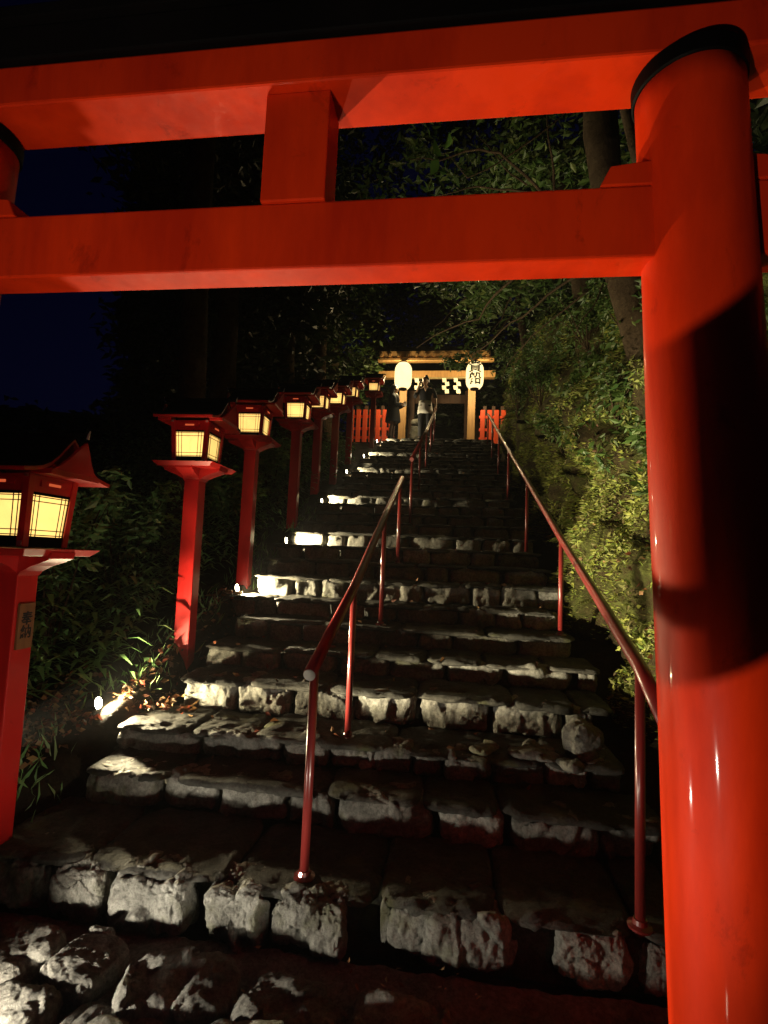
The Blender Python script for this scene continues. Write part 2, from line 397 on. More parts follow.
# loose rocks on the stair
lr = MB(); rock(lr, (0, 0, .09), (.20, .17, .19), 901, 22, .02, .75)
o = lr.build('loose_rock', M['stone'], smooth=True, merge=1e-4); o.location = (.71, 2.86+.12, -1.02); o.rotation_euler = (0, .15, .4)
tag(o, 'rounded pale rock lying on a step near the right handrail', 'rock')
for i, (x, y, s, rz) in enumerate([(.42, 2.95, .10, .2), (.53, 2.92, .08, 1.1), (.62, 2.84, .07, 2), (.76, 2.93, .06, .7), (.50, 3.04, .09, 2.6), (.20, 2.95, .09, .9)]):
    b = MB(); rock(b, (0, 0, s*.18), (s*1.9, s*1.3, s*.45), 930+i, 14, .012, .5)
    o = b.build('stone_chip', M['stone'], smooth=True, merge=1e-4); o.location = (x, y, -1.02); o.rotation_euler = (0, 0, rz)
    tag(o, 'flat broken stone chip lying beside the rounded loose rock on the step', 'stone chip', 'broken stone chips beside the loose rock')

# ------------------------------------------------------------------ torii
T = empty('torii_gate', (-.55, 1.556, -1.50), label='large glossy vermilion torii gate framing the foot of the stairs', cat='torii gate')
def tp(o): o.location = Vector(o.location) - Vector(T.location); return o
zt = 1.475
def pillar(cx, sgn):
    # sgn +1: leans towards -x as it rises
    b = MB(); pts = []; rads = []
    for i in range(25):
        z = -1.55 + (zt+.0+1.55)*i/24; pts.append((cx + sgn*(1.0-z)*.040, 1.556, z)); rads.append(.149 + .0065*(1.0-z) + .0012*math.sin(z*5))
    b.tube(pts, rads, 64, True); p = tp(b.build('pillar', M['torii'], T, smooth=True))
    r = MB(); xt = cx + sgn*(1.0-zt)*.04
    r.lathe((xt, 1.556, zt-.052), [(.149, 0), (.154, .004), (.156, .05), (.150, .0535)], 64); tp(r.build('capital_ring', M['black'], T, smooth=False))
    return p
PXR, PXL = .682, -1.80
pillar(PXR, 1); pillar(PXL, -1)
b = MB(); segs = 40; x0, x1 = -3.0, 1.9
def beam(y0, y1, z0, z1, sori, x0=x0, x1=x1, ov0=0, ov1=0):
    b = MB(); vs = []; fs = []
    for i in range(segs+1):
        x = x0+(x1-x0)*i/segs; t = (x-(-.55))/2.45; dz = sori*max(0, abs(t)-.45)**2
        for (yy, zz) in ((y0, z0), (y1, z0), (y1+ov1, z1), (y0-ov0, z1)): vs.append((x, yy, zz+dz))
    for i in range(segs):
        for k in range(4):
            a, c = i*4+k, i*4+(k+1) % 4; fs.append((a, c, c+4, a+4))
    fs += [(3, 2, 1, 0), tuple(segs*4+k for k in range(4))]
    return b.add(vs, fs)
tp(beam(1.455, 1.650, zt+.002, zt+.145, .25).build('lintel', M['torii'], T, bevel=.008))
tp(beam(1.435, 1.672, zt+.148, zt+.235, .25, -3.12, 2.02, .03, .03).build('top_beam', M['black'], T, bevel=.006))
tp(beam(1.380, 1.730, zt+.237, zt+.27, .25, -3.18, 2.08, .01, .01).build('ridge_cover', M['copper'], T, bevel=.004))
b = MB(); b.box(-2.42, 1.42, 1.500, 1.612, .888, 1.106); tp(b.build('tie_beam', M['torii'], T, bevel=.007))
b = MB(); b.box(-.640, -.428, 1.490, 1.620, 1.107, zt+.001); tp(b.build('strut', M['torii'], T, bevel=.005))
for cx, s in ((PXR, -1), (PXL, 1), (PXR+.02, 1), (PXL-.02, -1)):
    b = MB(); xa = cx + s*.10; xb = cx + s*.285
    b.add([(xa, 1.497, 1.108), (xb, 1.497, 1.108), (xb-s*.03, 1.497, 1.168), (xa, 1.497, 1.185), (xa, 1.615, 1.108), (xb, 1.615, 1.108), (xb-s*.03, 1.615, 1.168), (xa, 1.615, 1.185)],
          [(0, 1, 2, 3), (7, 6, 5, 4), (0, 4, 5, 1), (1, 5, 6, 2), (2, 6, 7, 3), (3, 7, 4, 0)])
    tp(b.build('wedge', M['torii'], T, bevel=.004, merge=1e-5))
for cx, s in ((PXR, 1), (PXL, -1)):
    b = MB(); b.lathe((cx+s*.075, 1.556, -1.56), [(.24, 0), (.24, .05), (.21, .10), (.19, .11)], 32); tp(b.build('base_stone', M['stone'], T, smooth=False, bevel=.01))

# ------------------------------------------------------------------ stair lanterns
def make_lantern():
    t = empty('stair_lantern', (0, 0, 0))
    H = 1.30
    b = MB(); b.box(-.058, .058, -.058, .058, -.35, H-.05); b.build('post', M['lred'], t, bevel=.006)
    # boat-shaped bracket and tray
    b = MB()
    prof = [(.058, H-.13), (.072, H-.11), (.12, H-.085), (.175, H-.066), (.216, H-.048), (.222, H-.02)]
    for (a0, z0), (a1, z1) in zip(prof[:-1], prof[1:]): b.frustum((0, 0, z0), (a0, .062+(a0-.058)*.06), (0, 0, z1), (a1, .062+(a1-.058)*.06))
    b.build('bracket', M['lred'], t)
    b = MB()
    for (a0, z0), (a1, z1) in zip(prof[:-1], prof[1:]): b.frustum((0, 0, z0-.002), (.055+(a0-.058)*.06, a0*.92), (0, 0, z1-.002), (.055+(a1-.058)*.06, a1*.92))
    b.build('bracket', M['lred'], t)
    b = MB(); b.frustum((0, 0, H-.038), (.200, .200), (0, 0, H-.006), (.232, .232))
    b.build('tray', M['lred'], t, bevel=.003)
    z0, z1 = H+.0, H+.315; h0, h1 = .128, .145     # body flares slightly upward
    body = MB()
    for sx in (-1, 1):
        for sy in (-1, 1):
            body = MB(); body.frustum((sx*(h0-.014), sy*(h0-.014), z0), (.016, .016), (sx*(h1-.014), sy*(h1-.014), z1), (.016, .016)); body.build('corner_post', M['lred'], t, bevel=.002)
    pass
    b = MB(); b.box(-h0+.004, h0-.004, -h0+.004, h0-.004, z0-.0005, z0+.036); b.build('sill', M['black'], t, bevel=.002)
    b = MB(); b.frustum((0, 0, z1-.078), (h1-.012, h1-.012), (0, 0, z1-.002), (h1-.006, h1-.006)); cage = b.build('transom', M['lred'], t, bevel=.002)
    for sx in (-1, 1):
        for sy in (-1, 1):
            b = MB(); b.box(sx*(h0-.012)-.010, sx*(h0-.012)+.010, sy*(h0+.003)-.004, sy*(h0+.003)+.004, z0+.006, z0+.026); b.build('stud', M['metal'], t)
            b = MB(); b.box(sx*(h1-.012)-.008, sx*(h1-.012)+.008, sy*(h1+.003)-.004, sy*(h1+.003)+.004, z1-.016, z1-.002); b.build('stud', M['metal'], t)
    zp0, zp1 = z0+.038, z1-.080
    def hw(z): return h0+(h1-h0)*(z-z0)/(z1-z0)
    for q in range(4):
        rot = Matrix.Rotation(q*math.pi/2, 4, 'Z')
        def tr(mb): mb.v = [tuple(rot @ Vector(v)) for v in mb.v]; return mb
        a0, a1 = hw(zp0), hw(zp1)
        b = MB(); w0, w1 = a0-.028, a1-.028
        b.add([(-w0, -a0+.012, zp0), (w0, -a0+.012, zp0), (w1, -a1+.012, zp1), (-w1, -a1+.012, zp1), (-w0, -a0+.016, zp0), (w0, -a0+.016, zp0), (w1, -a1+.016, zp1), (-w1, -a1+.016, zp1)],
              [(0, 1, 2, 3), (7, 6, 5, 4), (0, 4, 5, 1), (1, 5, 6, 2), (2, 6, 7, 3), (3, 7, 4, 0)])
        pn = tr(b).build('paper_panel', M['paper'], t)
        b = MB()   # lattice: two fine bars near every edge
        def P(u_, z): a = hw(z); return (u_*(a-.027), -a+.008, z)
        for uu in (-.80, -.58, .58, .80):
            b.tube([P(uu, zp0), P(uu, zp1)], .0022, 6)
        hh = zp1-zp0
        for f_ in (.07, .18, .82, .93):
            z = zp0+hh*f_; b.tube([P(-1, z), P(1, z)], .0022, 6)
        b.frustum((-(a0-.022), -a0+.010, zp0), (.008, .006), (-(a1-.022), -a1+.010, zp1), (.008, .006))
        b.frustum(((a0-.022), -a0+.010, zp0), (.008, .006), ((a1-.022), -a1+.010, zp1), (.008, .006))
        b.box(-a0+.02, a0-.02, -a0+.004, -a0+.014, zp0-.004, zp0+.008); b.box(-a1+.02, a1-.02, -a1+.004, -a1+.014, zp1-.008, zp1+.004)
        tr(b).build('lattice', M['black'], pn)
        b = MB(); b.box(-.075, .075, -h1-.001, -h1+.008, z1-.050, z1-.020); sl = tr(b).build('vent_frame', M['lred'], cage)
        b = MB(); b.box(-.035, .035, -h1-.0025, -h1+.0, z1-.043, z1-.031)
        tr(b).build('vent_slot', M['slot'], cage)
    # roof: ridge along x, concave slopes, gables facing +-x
    ze = z1+.005
    pr = [(-.265, 0.0), (-.225, .006), (-.175, .018), (-.13, .040), (-.088, .078), (-.046, .125), (0, .172)]
    pr = pr + [(-y, z) for y, z in pr[-2::-1]]
    def roofmb(xh, th, zo, lo=0):
        b = MB(); n = len(pr); vs = []
        for x in (-xh, xh):
            for y, z in pr: vs.append((x, y, ze+z+zo))
            for y, z in pr: vs.append((x, y*.985, ze+z+zo-th))
        fs = []
        for i in range(n-1):
            fs += [(i, i+1, i+1+2*n, i+2*n), (n+i+1, n+i, n+i+2*n, n+i+1+2*n), (i+1, i, n+i, n+i+1), (2*n+i, 2*n+i+1, 3*n+i+1, 3*n+i)]
        fs += [(0, 2*n, 3*n, n), (2*n-1, 4*n-1, 3*n-1, n-1)]
        return b.add(vs, fs)
    rf = roofmb(.228, .012, .018).build('roof', M['copper'], t, merge=1e-5)
    roofmb(.224, .016, .004).build('soffit', M['lred'], rf, merge=1e-5)
    for s in (-1, 1):
        b = MB(); vs = []; n = len(pr)
        for x in (s*.300, s*.318):
            vs += [(x, y*.97, ze+z) for y, z in pr if True] + [(x, .0, ze-.0)]
        # gable board filled down to eave chord
        b = MB(); pts = [(y*.80, ze+z*.92-.002) for y, z in pr[2:-2]]
        m_ = len(pts); vs = [(s*(.228+.05*(z-ze)/.172), y, z) for y, z in pts]+[(s*(.244+.05*(z-ze)/.172), y, z) for y, z in pts]
        fs = [tuple(range(m_)), tuple(range(2*m_-1, m_-1, -1))] + [(i, i+m_, (i+1) % m_+m_, (i+1) % m_) for i in range(m_)]
        b.add(vs, fs); b.build('gable', M['lred'], rf, merge=1e-6)
        b = MB(); b.tube([(s*.285, 0, ze+.172), (s*.290, 0, ze+.195), (s*.296, 0, ze+.212)], [.007, .005, .002], 8); b.build('finial', M['metal'], rf)
        b = MB(); b.box(s*.20-.1, s*.20+.1, -.24, -.215, ze-.012, ze+.012) if False else b.box(min(s*.15, s*.25), max(s*.15, s*.25), -.15, .15, ze-.008, ze+.016)
        b.build('eave_beam', M['lred'], rf, bevel=.003)
    b = MB(); b.box(-.285, .285, -.016, .016, ze+.180, ze+.200); b.build('ridge', M['copper'], rf, bevel=.003)
    ld = bpy.data.lights.new('candle_light', 'POINT'); ld.energy = 3; ld.color = (1, .70, .32); ld.shadow_soft_size = .02
    lo = bpy.data.objects.new('candle_light', ld); col.objects.link(lo); lo.parent = t; lo.location = (0, 0, (zp0+zp1)/2)
    return t
lan = make_lantern()
LY = [(2.12, -1.32, -1.935), (3.72, -.66, -1.955), (4.90, -.185, -2.01), (6.42, .385, -2.04), (7.90, .95, -2.17), (9.02, 1.36, -2.155), (10.55, 1.98, -2.22), (12.9, 2.88, -2.12)]
LL = ['nearest red stair lantern, cut by the left edge, with a wooden plaque on its post',
      'second red stair lantern on a tall post, nearest one seen whole',
      'third red stair lantern up the stairs, its post rising behind the second ground lamp',
      'fourth red stair lantern up the stairs, large glowing panel, beyond the third',
      'fifth red stair lantern counting up from the torii, half hidden by the fourth',
      'sixth red stair lantern counting up from the torii, between the fifth and seventh',
      'seventh red stair lantern, next to last before the gate',
      'topmost red stair lantern standing before the red fence beside the dark coated person']
lanterns = []
for i, (y, z, xl_) in enumerate(LY):
    o = lan if i == 0 else copy_tree(lan)
    o.location = (xl_, y, z); o.rotation_euler = (R(rnd.uniform(-.5, .5)), R(rnd.uniform(-.25, .25)), R(rnd.uniform(-3, 3))) if i else (0, 0, 0)
    tag(o, LL[i], 'lantern', 'red post lanterns lining the left of the stairs'); lanterns.append(o)
b = MB(); b.box(.0585, .072, -.043, .043, .85, 1.03+.02); pq = b.build('plaque', M['plaque'], lan, bevel=.002)
def text_mesh(s, size, name, mat, parent, loc, rot, depth=.001, curve_r=None):
    c = bpy.data.curves.new(name, 'FONT'); c.body = s; c.size = size; c.align_x = 'CENTER'; c.align_y = 'CENTER'; c.extrude = depth; c.offset = size*.02; c.space_line = .95
    c.resolution_u = 3
    o = bpy.data.objects.new(name, c); col.objects.link(o)
    dg = bpy.context.evaluated_depsgraph_get(); me = bpy.data.meshes.new_from_object(o.evaluated_get(dg))
    bpy.data.objects.remove(o)
    me.materials.clear(); me.materials.append(mat)
    if curve_r:
        for v in me.vertices: v.co.z -= curve_r - math.sqrt(max(curve_r**2 - v.co.x**2, .0001))
    o = bpy.data.objects.new(name, me); col.objects.link(o); o.parent = parent; o.location = loc; o.rotation_euler = rot
    return o
text_mesh('奉\n納', .062, 'lettering', M['ink'], pq, (.0725, 0, .95), (R(90), 0, R(90)))

# ------------------------------------------------------------------ hand rails
def handrail(name, XX, pts, posts, label, capped=False):
    XF = XX if callable(XX) else (lambda y: XX)
    t = empty(name, (XF(pts[0][0]), pts[0][0], tread_z(pts[0][0])), label=label, cat='handrail', group='painted pipe handrails up the stairs')
    off = Vector(t.location)
    def L(p): return Vector(p) - off
    b = MB(); P = [L((XF(y), y, z)) for y, z in pts]
    b.tube(P, .027, 20, True); rl = b.build('rail', M['rail'], t, smooth=False)
    for poly in rl.data.polygons: poly.use_smooth = len(poly.vertices) == 4
    if capped:
        d = (P[0]-P[1]).normalized(); b = MB(); b.tube([P[0]-d*.004, P[0]+d*.004], .0245, 20); b.build('end_cap', M['metal'], rl)
    def zr(y):
        for (ya, za), (yb, zb) in zip(pts[:-1], pts[1:]):
            if ya <= y <= yb: return za+(zb-za)*(y-ya)/(yb-ya)
        return pts[-1][1]
    for y in posts:
        b = MB(); b.tube([L((XF(y), y, tread_z(y)-.03)), L((XF(y), y, zr(y)-.012))], .0185, 14); p = b.build('post', M['rail'], t, smooth=False); q_ = L((XF(y), y, tread_z(y)-.004)); b2 = MB(); b2.lathe(tuple(q_), [(.045, 0), (.045, .008), (.028, .014), (.024, .03)], 18); b2.build('base_plate', M['rail'], p)
        for poly in p.data.polygons: poly.use_smooth = len(poly.vertices) == 4
    return t
handrail('handrail', -.555, [(2.09, -.485), (3.0, -.175), (4.16, .31), (5.50, .85)], [2.17, 2.99, 4.22, 5.35], 'dark maroon centre handrail starting at the stair foot with pale end disc', True)
handrail('handrail', -.555, [(6.62, 1.27), (10.25, 2.62), (13.9, 4.06)], [6.72, 8.2, 9.9, 11.6, 13.2], 'upper centre handrail lit golden, climbing to the gate')
handrail('handrail', lambda y: float(np.interp(y, [1.8, 2.13, 2.97, 4.25, 5.92, 7.76, 13], [.695, .72, .785, .85, .81, .785, .79])), [(1.82, -.495), (2.13, -.375), (2.97, -.165), (4.25, .20), (5.98, .94), (8.1, 1.79), (13.1, 3.70)], [2.13, 4.25, 5.92, 7.76, 9.55, 11.3, 12.95], 'long red right handrail running up beside the mossy bank')

# ------------------------------------------------------------------ ground lamps
def lamp_fixture(i, loc, aim, power, label, spot=150, colr=(1, .84, .50), lens=.036, rad=.022):
    t = empty('ground_lamp', loc, label=label, cat='ground lamp', group='small floodlights on the ground' )
    a = Vector(aim).normalized(); q = a.to_track_quat('Z', 'X').to_matrix()
    def tr(mb, sh=(0, 0, 0)): mb.v = [tuple(q @ Vector(v) + Vector(sh)) for v in mb.v]; return mb
    b = MB(); b.lathe((0, 0, -.07), [(.018, 0), (.032, .01), (.036, .05), (.038, .065)], 20); tr(b).build('housing', M['hood'], t)
    b = MB(); b.tube([(0, 0, -.03), (0, 0, -.11)], .006, 8); b.build('spike', M['hood'], t)
    b = MB(); b.lathe((0, 0, -.005), [(lens, 0), (lens*1.02, .006), (lens*.8, .012), (lens*.3, .016)], 20); tr(b).build('lens', M['bulb'], t)
    ld = bpy.data.lights.new('lamp_light', 'SPOT'); ld.energy = power; ld.spot_size = R(spot); ld.spot_blend = .5; ld.color = colr; ld.shadow_soft_size = rad
    lo = bpy.data.objects.new('lamp_light', ld); col.objects.link(lo); lo.parent = t; lo.location = a*.03
    lo.rotation_euler = (-a).to_track_quat('Z', 'Y').to_euler()
    return t
WARM = (1, .86, .55)
lamp_fixture(0, (-2.12, 3.03, -.965), (1, .16, .22), 260, 'glaring ground lamp among dead leaves at the left end of the broad lower step', 158)
lamp_fixture(1, (-1.97, 4.66, -.345), (1, .06, .14), 330, 'glaring ground lamp at the foot of the third stair lantern')
lamp_fixture(2, (-1.93, 5.90, .145), (1, .08, .10), 240, 'ground lamp tucked behind the fourth lantern post, washing one step yellow')
lamp_fixture(3, (-1.97, 7.60, .80), (1, .08, .10), 170, 'ground lamp lighting the step between the fifth and sixth lanterns')
lamp_fixture(4, (-2.05, 9.68, 1.60), (1, -.05, .10), 130, 'bright ground lamp on the stair edge below the gate, third from the top')
lamp_fixture(5, (-2.03, 11.35, 2.24), (1, 0, .10), 130, 'small ground lamp two lamps below the gate landing')
lamp_fixture(6, (-2.07, 13.45, 3.06), (1, -.1, .10), 130, 'topmost ground lamp in front of the red fence')
# two garden floodlights at the foot of the torii, just out of the picture
COOL = (1, .90, .72)
lamp_fixture(7, (-1.62, 1.28, -1.445), (1, .10, .35), 120, 'garden floodlight at the foot of the left torii pillar', 165, COOL)
vb = MB(); vb.box(-.05, .13, -.16, .16, .055, .059); vb.box(-.05, -.046, -.16, .16, -.03, .055); _fl = [o for o in bpy.data.objects if o.name.startswith('ground_lamp') and abs(o.location.y-1.28) < .001][0]; vb.build('added_visor', M['hood'], _fl)  # unseen plate added over this lamp to keep its light off the upper pillar
lamp_fixture(8, (-1.10, -.75, -1.40), (.60, .80, 1.05), 190, 'garden floodlight on the path in front of the torii', 84, COOL, rad=.008)
lamp_fixture(9, (-2.32, 2.28, -1.02), (3.6, 1.6, 1.35), 2000, 'added unseen floodlight left of the nearest lantern, brightening the mossy bank', 38, WARM)  # extra lamp out of view, added to brighten the bank
lamp_fixture(10, (.25, .95, -1.46), (-3.0, 2.6, 1.45), 70, 'added unseen floodlight in the middle of the path, brightening the lantern row', 44, (1, .90, .70))  # extra lamp out of view, added to lift the left plants and lantern posts
nb = empty('shadow_board', (-.57, -.06, -1.48), label='unseen blank board on two short legs, added to shade the right torii pillar', cat='shadow board')  # added out of view only to cast the slanting shadow on the right pillar
b = MB(); b.box(-.31, .26, -.012, .012, .43, .69); o = b.build('board', M['plaque'], nb, bevel=.004); o.rotation_euler = (0, R(-22), 0); o.location = (.07, 0, 0)
for s_ in (-1, 1): MB().box(s_*.2-.015, s_*.2+.015, .013, .04, -.05, .62).build('leg', M['plaque'], nb, bevel=.003)
nb.rotation_euler = (0, 0, R(-38))

# ------------------------------------------------------------------ right bank
def bank_pt(y, h):
    P = Vector((0, y*.9, h*.9))
    x = 1.16 + .20*h + noise.fractal(P, .9, 2, 5)*.30 + abs(noise.noise(P*2.3))*.10 + noise.fractal(P*5, .8, 2, 4)*.045
    if h > 3.0: x += (h-3.0)**1.3*.9
    return Vector((x, y, slope_z(y)-.25+h))
mb = MB(); NY, NH = 300, 90
ysb = [1.95 + 18*(i/NY)**1.35 for i in range(NY+1)]; hs = [5.5*(j/NH) for j in range(NH+1)]
vs = [bank_pt(y, h) for y in ysb for h in hs]
fs = [(i*(NH+1)+j, (i+1)*(NH+1)+j, (i+1)*(NH+1)+j+1, i*(NH+1)+j+1) for i in range(NY) for j in range(NH)]
mb.add(vs, fs); tag(mb.build('hillside', M['bank'], smooth=True), kind='structure')
# moss, grass blades and small ferns rooted on the bank
g = np.random.default_rng(3)
P = []
for _ in range(120000):
    y = 1.95 + 12*g.random()**1.9; h = 3.3*g.random()
    d = noise.fractal(Vector((y*1.3, h*1.3, 5)), 1, 2, 4)
    if d + .35 - h*.14 < g.random()*.75: continue
    P.append(bank_pt(y, h) + Vector((-.01, 0, 0)))
P = np.array([tuple(p) for p in P]); 
near = P[:, 1] < 5
mb = leaf_at(P[near], g, .032, width=.26, up=(-.65, -.1, .25)); leaf_at(P[~near], g, .07, width=.3, up=(-.65, -.1, .1), mb=mb)
tag(mb.build('moss_cover', M['moss']), kind='stuff', label='moss and grass blades covering the bank', cat='moss')
P = []
for _ in range(30000):
    y = 2.5 + 4.5*g.random()**1.3; h = .15 + 2.2*g.random()
    if noise.fractal(Vector((y*2.3, h*2.3, 15)), 1, 2, 4) < g.random()*.7-.15: continue
    P.append(tuple(bank_pt(y, h) + Vector((-.02-.05*g.random(), 0, 0))))
tag(leaf_at(np.array(P), g, .05, flat=.7, droop=.35, width=.42).build('ground_cover', M['moss']), kind='stuff', label='small leafy ground cover growing over the bright moss', cat='ground cover')
# drier hanging plants higher on the bank
P = []
for _ in range(26000):
    y = 2.6 + 12*g.random(); h = 1.3 + 3.6*g.random()**.8
    if noise.fractal(Vector((y*1.1, h*1.1, 9)), 1, 2, 4) < g.random()*.5-.1: continue
    P.append(tuple(bank_pt(y, h) + Vector((-.03-.15*g.random(), 0, 0))))
tag(leaf_at(np.array(P), g, .085, flat=.6, droop=.6, width=.42).build('bank_undergrowth', M['leaf']), kind='stuff', label='dark leafy creepers hanging on the upper bank', cat='creepers')

def fern(loc, size, label, seed, lean=(-.6, -.2), mat='moss'):
    g = random.Random(seed); b = MB()
    for k in range(9):
        az = g.uniform(0, 2*math.pi); L = size*g.uniform(.7, 1.1)
        d = Vector((math.cos(az)*.6+lean[0], math.sin(az)*.6+lean[1], 0)); d.normalize()
        side = Vector((-d.y, d.x, 0))
        for i in range(14):
            t = i/14; p = d*L*t + Vector((0, 0, L*(.75*t-.85*t*t))); w = L*.26*math.sin(math.pi*(.12+.88*(1-t)))
            for s in (-1, 1):
                q = p + side*s*w + d*.02*L - Vector((0, 0, w*.25)); m_ = (p+q)/2
                b.add([p, m_+d*.022*L, q, m_-d*.018*L], [(0, 1, 2, 3)])
    o = b.build('fern', M[mat]); o.location = loc; tag(o, label, 'fern', 'small ferns at the foot of the bank'); return o
for i, (y, h, s, lb) in enumerate([(3.05, .42, .20, 'small fern just left of the torii pillar below the right handrail'), (4.35, .35, .24, 'fern behind the second post of the right handrail'),
      (5.2, .55, .22, 'fern on the bank beyond the second post of the right rail'), (7.2, .9, .35, 'broad yellow green fern halfway up the bank'),
      (9.5, 1.0, .5, 'large fern hanging over the right rail below the gate'), (11.6, 1.0, .6, 'lush fern beside the right end of the red fence'), (3.4, .75, .18, 'little fern in the bright moss by the torii pillar')]):
    p = bank_pt(y, h); fern(tuple(p), s, lb, i+5)

# ------------------------------------------------------------------ trees
def tree(name, base, top, r0, r1, label, crown, branches=(), leafmat_='leaf', ls=.10, n=60, seed=1, lean=None, group='trees around the stairs', ctrl=None):
    t = empty(name, base, label=label, cat='tree', group=group)
    bs = Vector(base); b = MB(); pts = []; rads = []
    tp_ = Vector(top); K = 14
    for i in range(K+1):
        s = i/K; p = bs.lerp(tp_, s)
        if ctrl: p = bs*(1-s)**2 + Vector(ctrl)*2*s*(1-s) + tp_*s*s
        p = p + Vector((noise.noise(Vector((s*3, seed, 0))), noise.noise(Vector((s*3, seed, 7))), 0))*r0*.5
        pts.append(p-bs); rads.append((r0+(r1-r0)*s) * (1+.5*math.exp(-s*14)))
    b.tube(pts, rads, 20)
    me_v = []
    for v in b.v:
        w_ = Vector(v); me_v.append(tuple(w_ + Vector((noise.noise(w_*3), noise.noise(w_*3+Vector((5, 5, 5))), 0))*r0*.25))
    b.v = me_v
    tr_ = b.build('trunk', M['bark'], t, smooth=True)
    for br in branches:
        q = [Vector(x)-bs for x in br[0]]; b = MB(); m_ = len(q)
        # smooth the polyline
        sm = []
        for i in range(m_-1):
            for k in range(5):
                s = k/5; p = q[i].lerp(q[i+1], s); sm.append(p + Vector((noise.noise(p*2.1), noise.noise(p*2.1+Vector((3, 3, 3))), noise.noise(p*2.3+Vector((8, 1, 3)))))*.10*min(1, (i+s)))
        sm.append(q[-1]); rr = [br[1]*(1-.85*i/(len(sm)-1)) for i in range(len(sm))]
        b.tube(sm, rr, 8); b.build('branch', M['bark'], t, smooth=True)
    if crown:
        c = leaves([(x-bs.x, y-bs.y, z-bs.z, r) for x, y, z, r in crown], n, ls, seed=seed)
        c.build('crown', M[leafmat_], t)
    return t
g = random.Random(11)
def blob(cx, cy, cz, rx, ry, rz, k, r, seed):
    q = random.Random(seed); out = []
    for _ in range(k):
        while True:
            a, b_, c = q.uniform(-1, 1), q.uniform(-1, 1), q.uniform(-1, 1)
            if a*a+b_*b_+c*c < 1: break
        out.append((cx+a*rx, cy+b_*ry, cz+c*rz, r*q.uniform(.6, 1.3)))
    return out
# gnarled tree on the right bank, trunk seen between beam and pillar
tree('leaning_tree', (2.25, 4.9, .6), (1.45, 5.7, 8.6), .24, .12, 'thick leaning tree on the right bank with bare branches arching over the stairs',
     blob(.6, 7.0, 5.2, 2.0, 2.4, 1.3, 46, .42, 3), [
     ([(1.6, 5.2, 2.9), (1.2, 5.4, 3.0), (.6, 5.9, 2.75), (.15, 6.6, 2.55)], .022), ([(1.5, 5.3, 3.2), (.9, 5.8, 3.4), (.2, 6.5, 3.1), (-.6, 7.2, 3.0)], .026),
     ([(1.5, 5.3, 3.0), (1.25, 5.2, 2.4), (1.2, 5.2, 1.9)], .010), ([(1.3, 5.3, 2.8), (.8, 5.6, 2.5), (.5, 6.0, 2.1)], .012),
     ([(1.0, 5.6, 3.9), (.4, 5.5, 4.6), (-.3, 5.6, 4.5), (-.7, 5.7, 4.7)], .020), ([(1.0, 5.6, 4.0), (.5, 5.6, 4.2), (0, 5.7, 4.25), (-.55, 5.8, 4.2)], .018),
     ([(1.0, 5.6, 4.0), (.9, 5.4, 4.7), (.8, 5.4, 5.3)], .016), ([(.7, 5.6, 4.2), (.3, 5.8, 4.75), (.2, 5.9, 5.2)], .010)], 'leaf', .13, 70, 3, ctrl=(1.15, 5.3, 3.4))
tree('young_tree', (1.9, 4.2, 1.6), (1.05, 4.3, 4.9), .07, .03, 'slim dark sapling behind the torii beam, with a few big bright leaves',
     None, [([(1.1, 4.3, 4.1), (.5, 4.3, 3.55), (.05, 4.3, 3.35), (-.20, 4.3, 3.55)], .010), ([(1.1, 4.3, 4.2), (.4, 4.3, 4.2), (.05, 4.3, 3.9), (-.02, 4.3, 4.0)], .008)], seed=4)
bl = MB(); q = np.random.default_rng(4)
Pb = np.array([(-.20, 4.3, 3.55), (-.18, 4.3, 3.6), (-.24, 4.3, 3.5), (.0, 4.3, 4.0), (.03, 4.3, 4.0), (-.5, 4.3, 3.4)])
# ------------------ crowns beyond and above
tree('broadleaf_tree', (3.0, 10.5, 3.0), (1.8, 10.3, 8.5), .28, .14, 'leafy tree whose boughs hang over the right half of the gate roof',
     blob(1.0, 11.2, 7.4, 2.3, 2.0, 2.1, 95, .55, 5), [([(1.9, 10.3, 6.5), (1.0, 11, 6.8), (.2, 12.0, 6.3), (-.6, 12.8, 5.9)], .05), ([(1.9, 10.3, 6.0), (1.2, 11.5, 6.0), (.8, 12.5, 5.6)], .04)], 'leaf', .17, 62, 5)
tree('broadleaf_tree', (-3.9, 15.2, 3.1), (-3.7, 15.4, 10.5), .26, .12, 'leafy tree left of the gate, its foliage faintly lit by the white lanterns',
     blob(-3.4, 15.0, 7.2, 1.3, 1.3, 2.6, 60, .6, 8), [], 'leaf', .20, 50, 6)
tree('broadleaf_tree', (.6, 18.5, 3.1), (.3, 18.5, 11), .3, .15, 'tree standing behind the shrine gate', blob(-.2, 18.5, 9.0, 3.6, 1.8, 2.8, 85, .8, 9), [], 'leafdark', .26, 60, 7)
tree('tall_cedar', (-3.05, 5.65, -.1), (-3.35, 5.65, 9.0), .17, .13, 'tall straight cedar trunk behind the second red lantern', blob(-3.6, 6.2, 6.6, 1.5, 1.3, 2.4, 60, .55, 12), [], 'leafdark', .17, 60, 8)
tree('tall_cedar', (-4.1, 8.6, 1.2), (-4.3, 8.6, 11), .24, .15, 'cedar trunk behind the third and fourth red lanterns', blob(-4.2, 8.8, 7.0, 1.7, 1.3, 3.6, 85, .65, 13), [], 'leafdark', .20, 60, 9)
tree('tall_cedar', (-3.6, 10.4, 1.9), (-3.7, 10.4, 12), .2, .13, 'cedar trunk behind the middle of the lantern row', blob(-3.9, 11.0, 7.6, 1.6, 1.3, 3.6, 80, .65, 14), [], 'leafdark', .22, 60, 10)
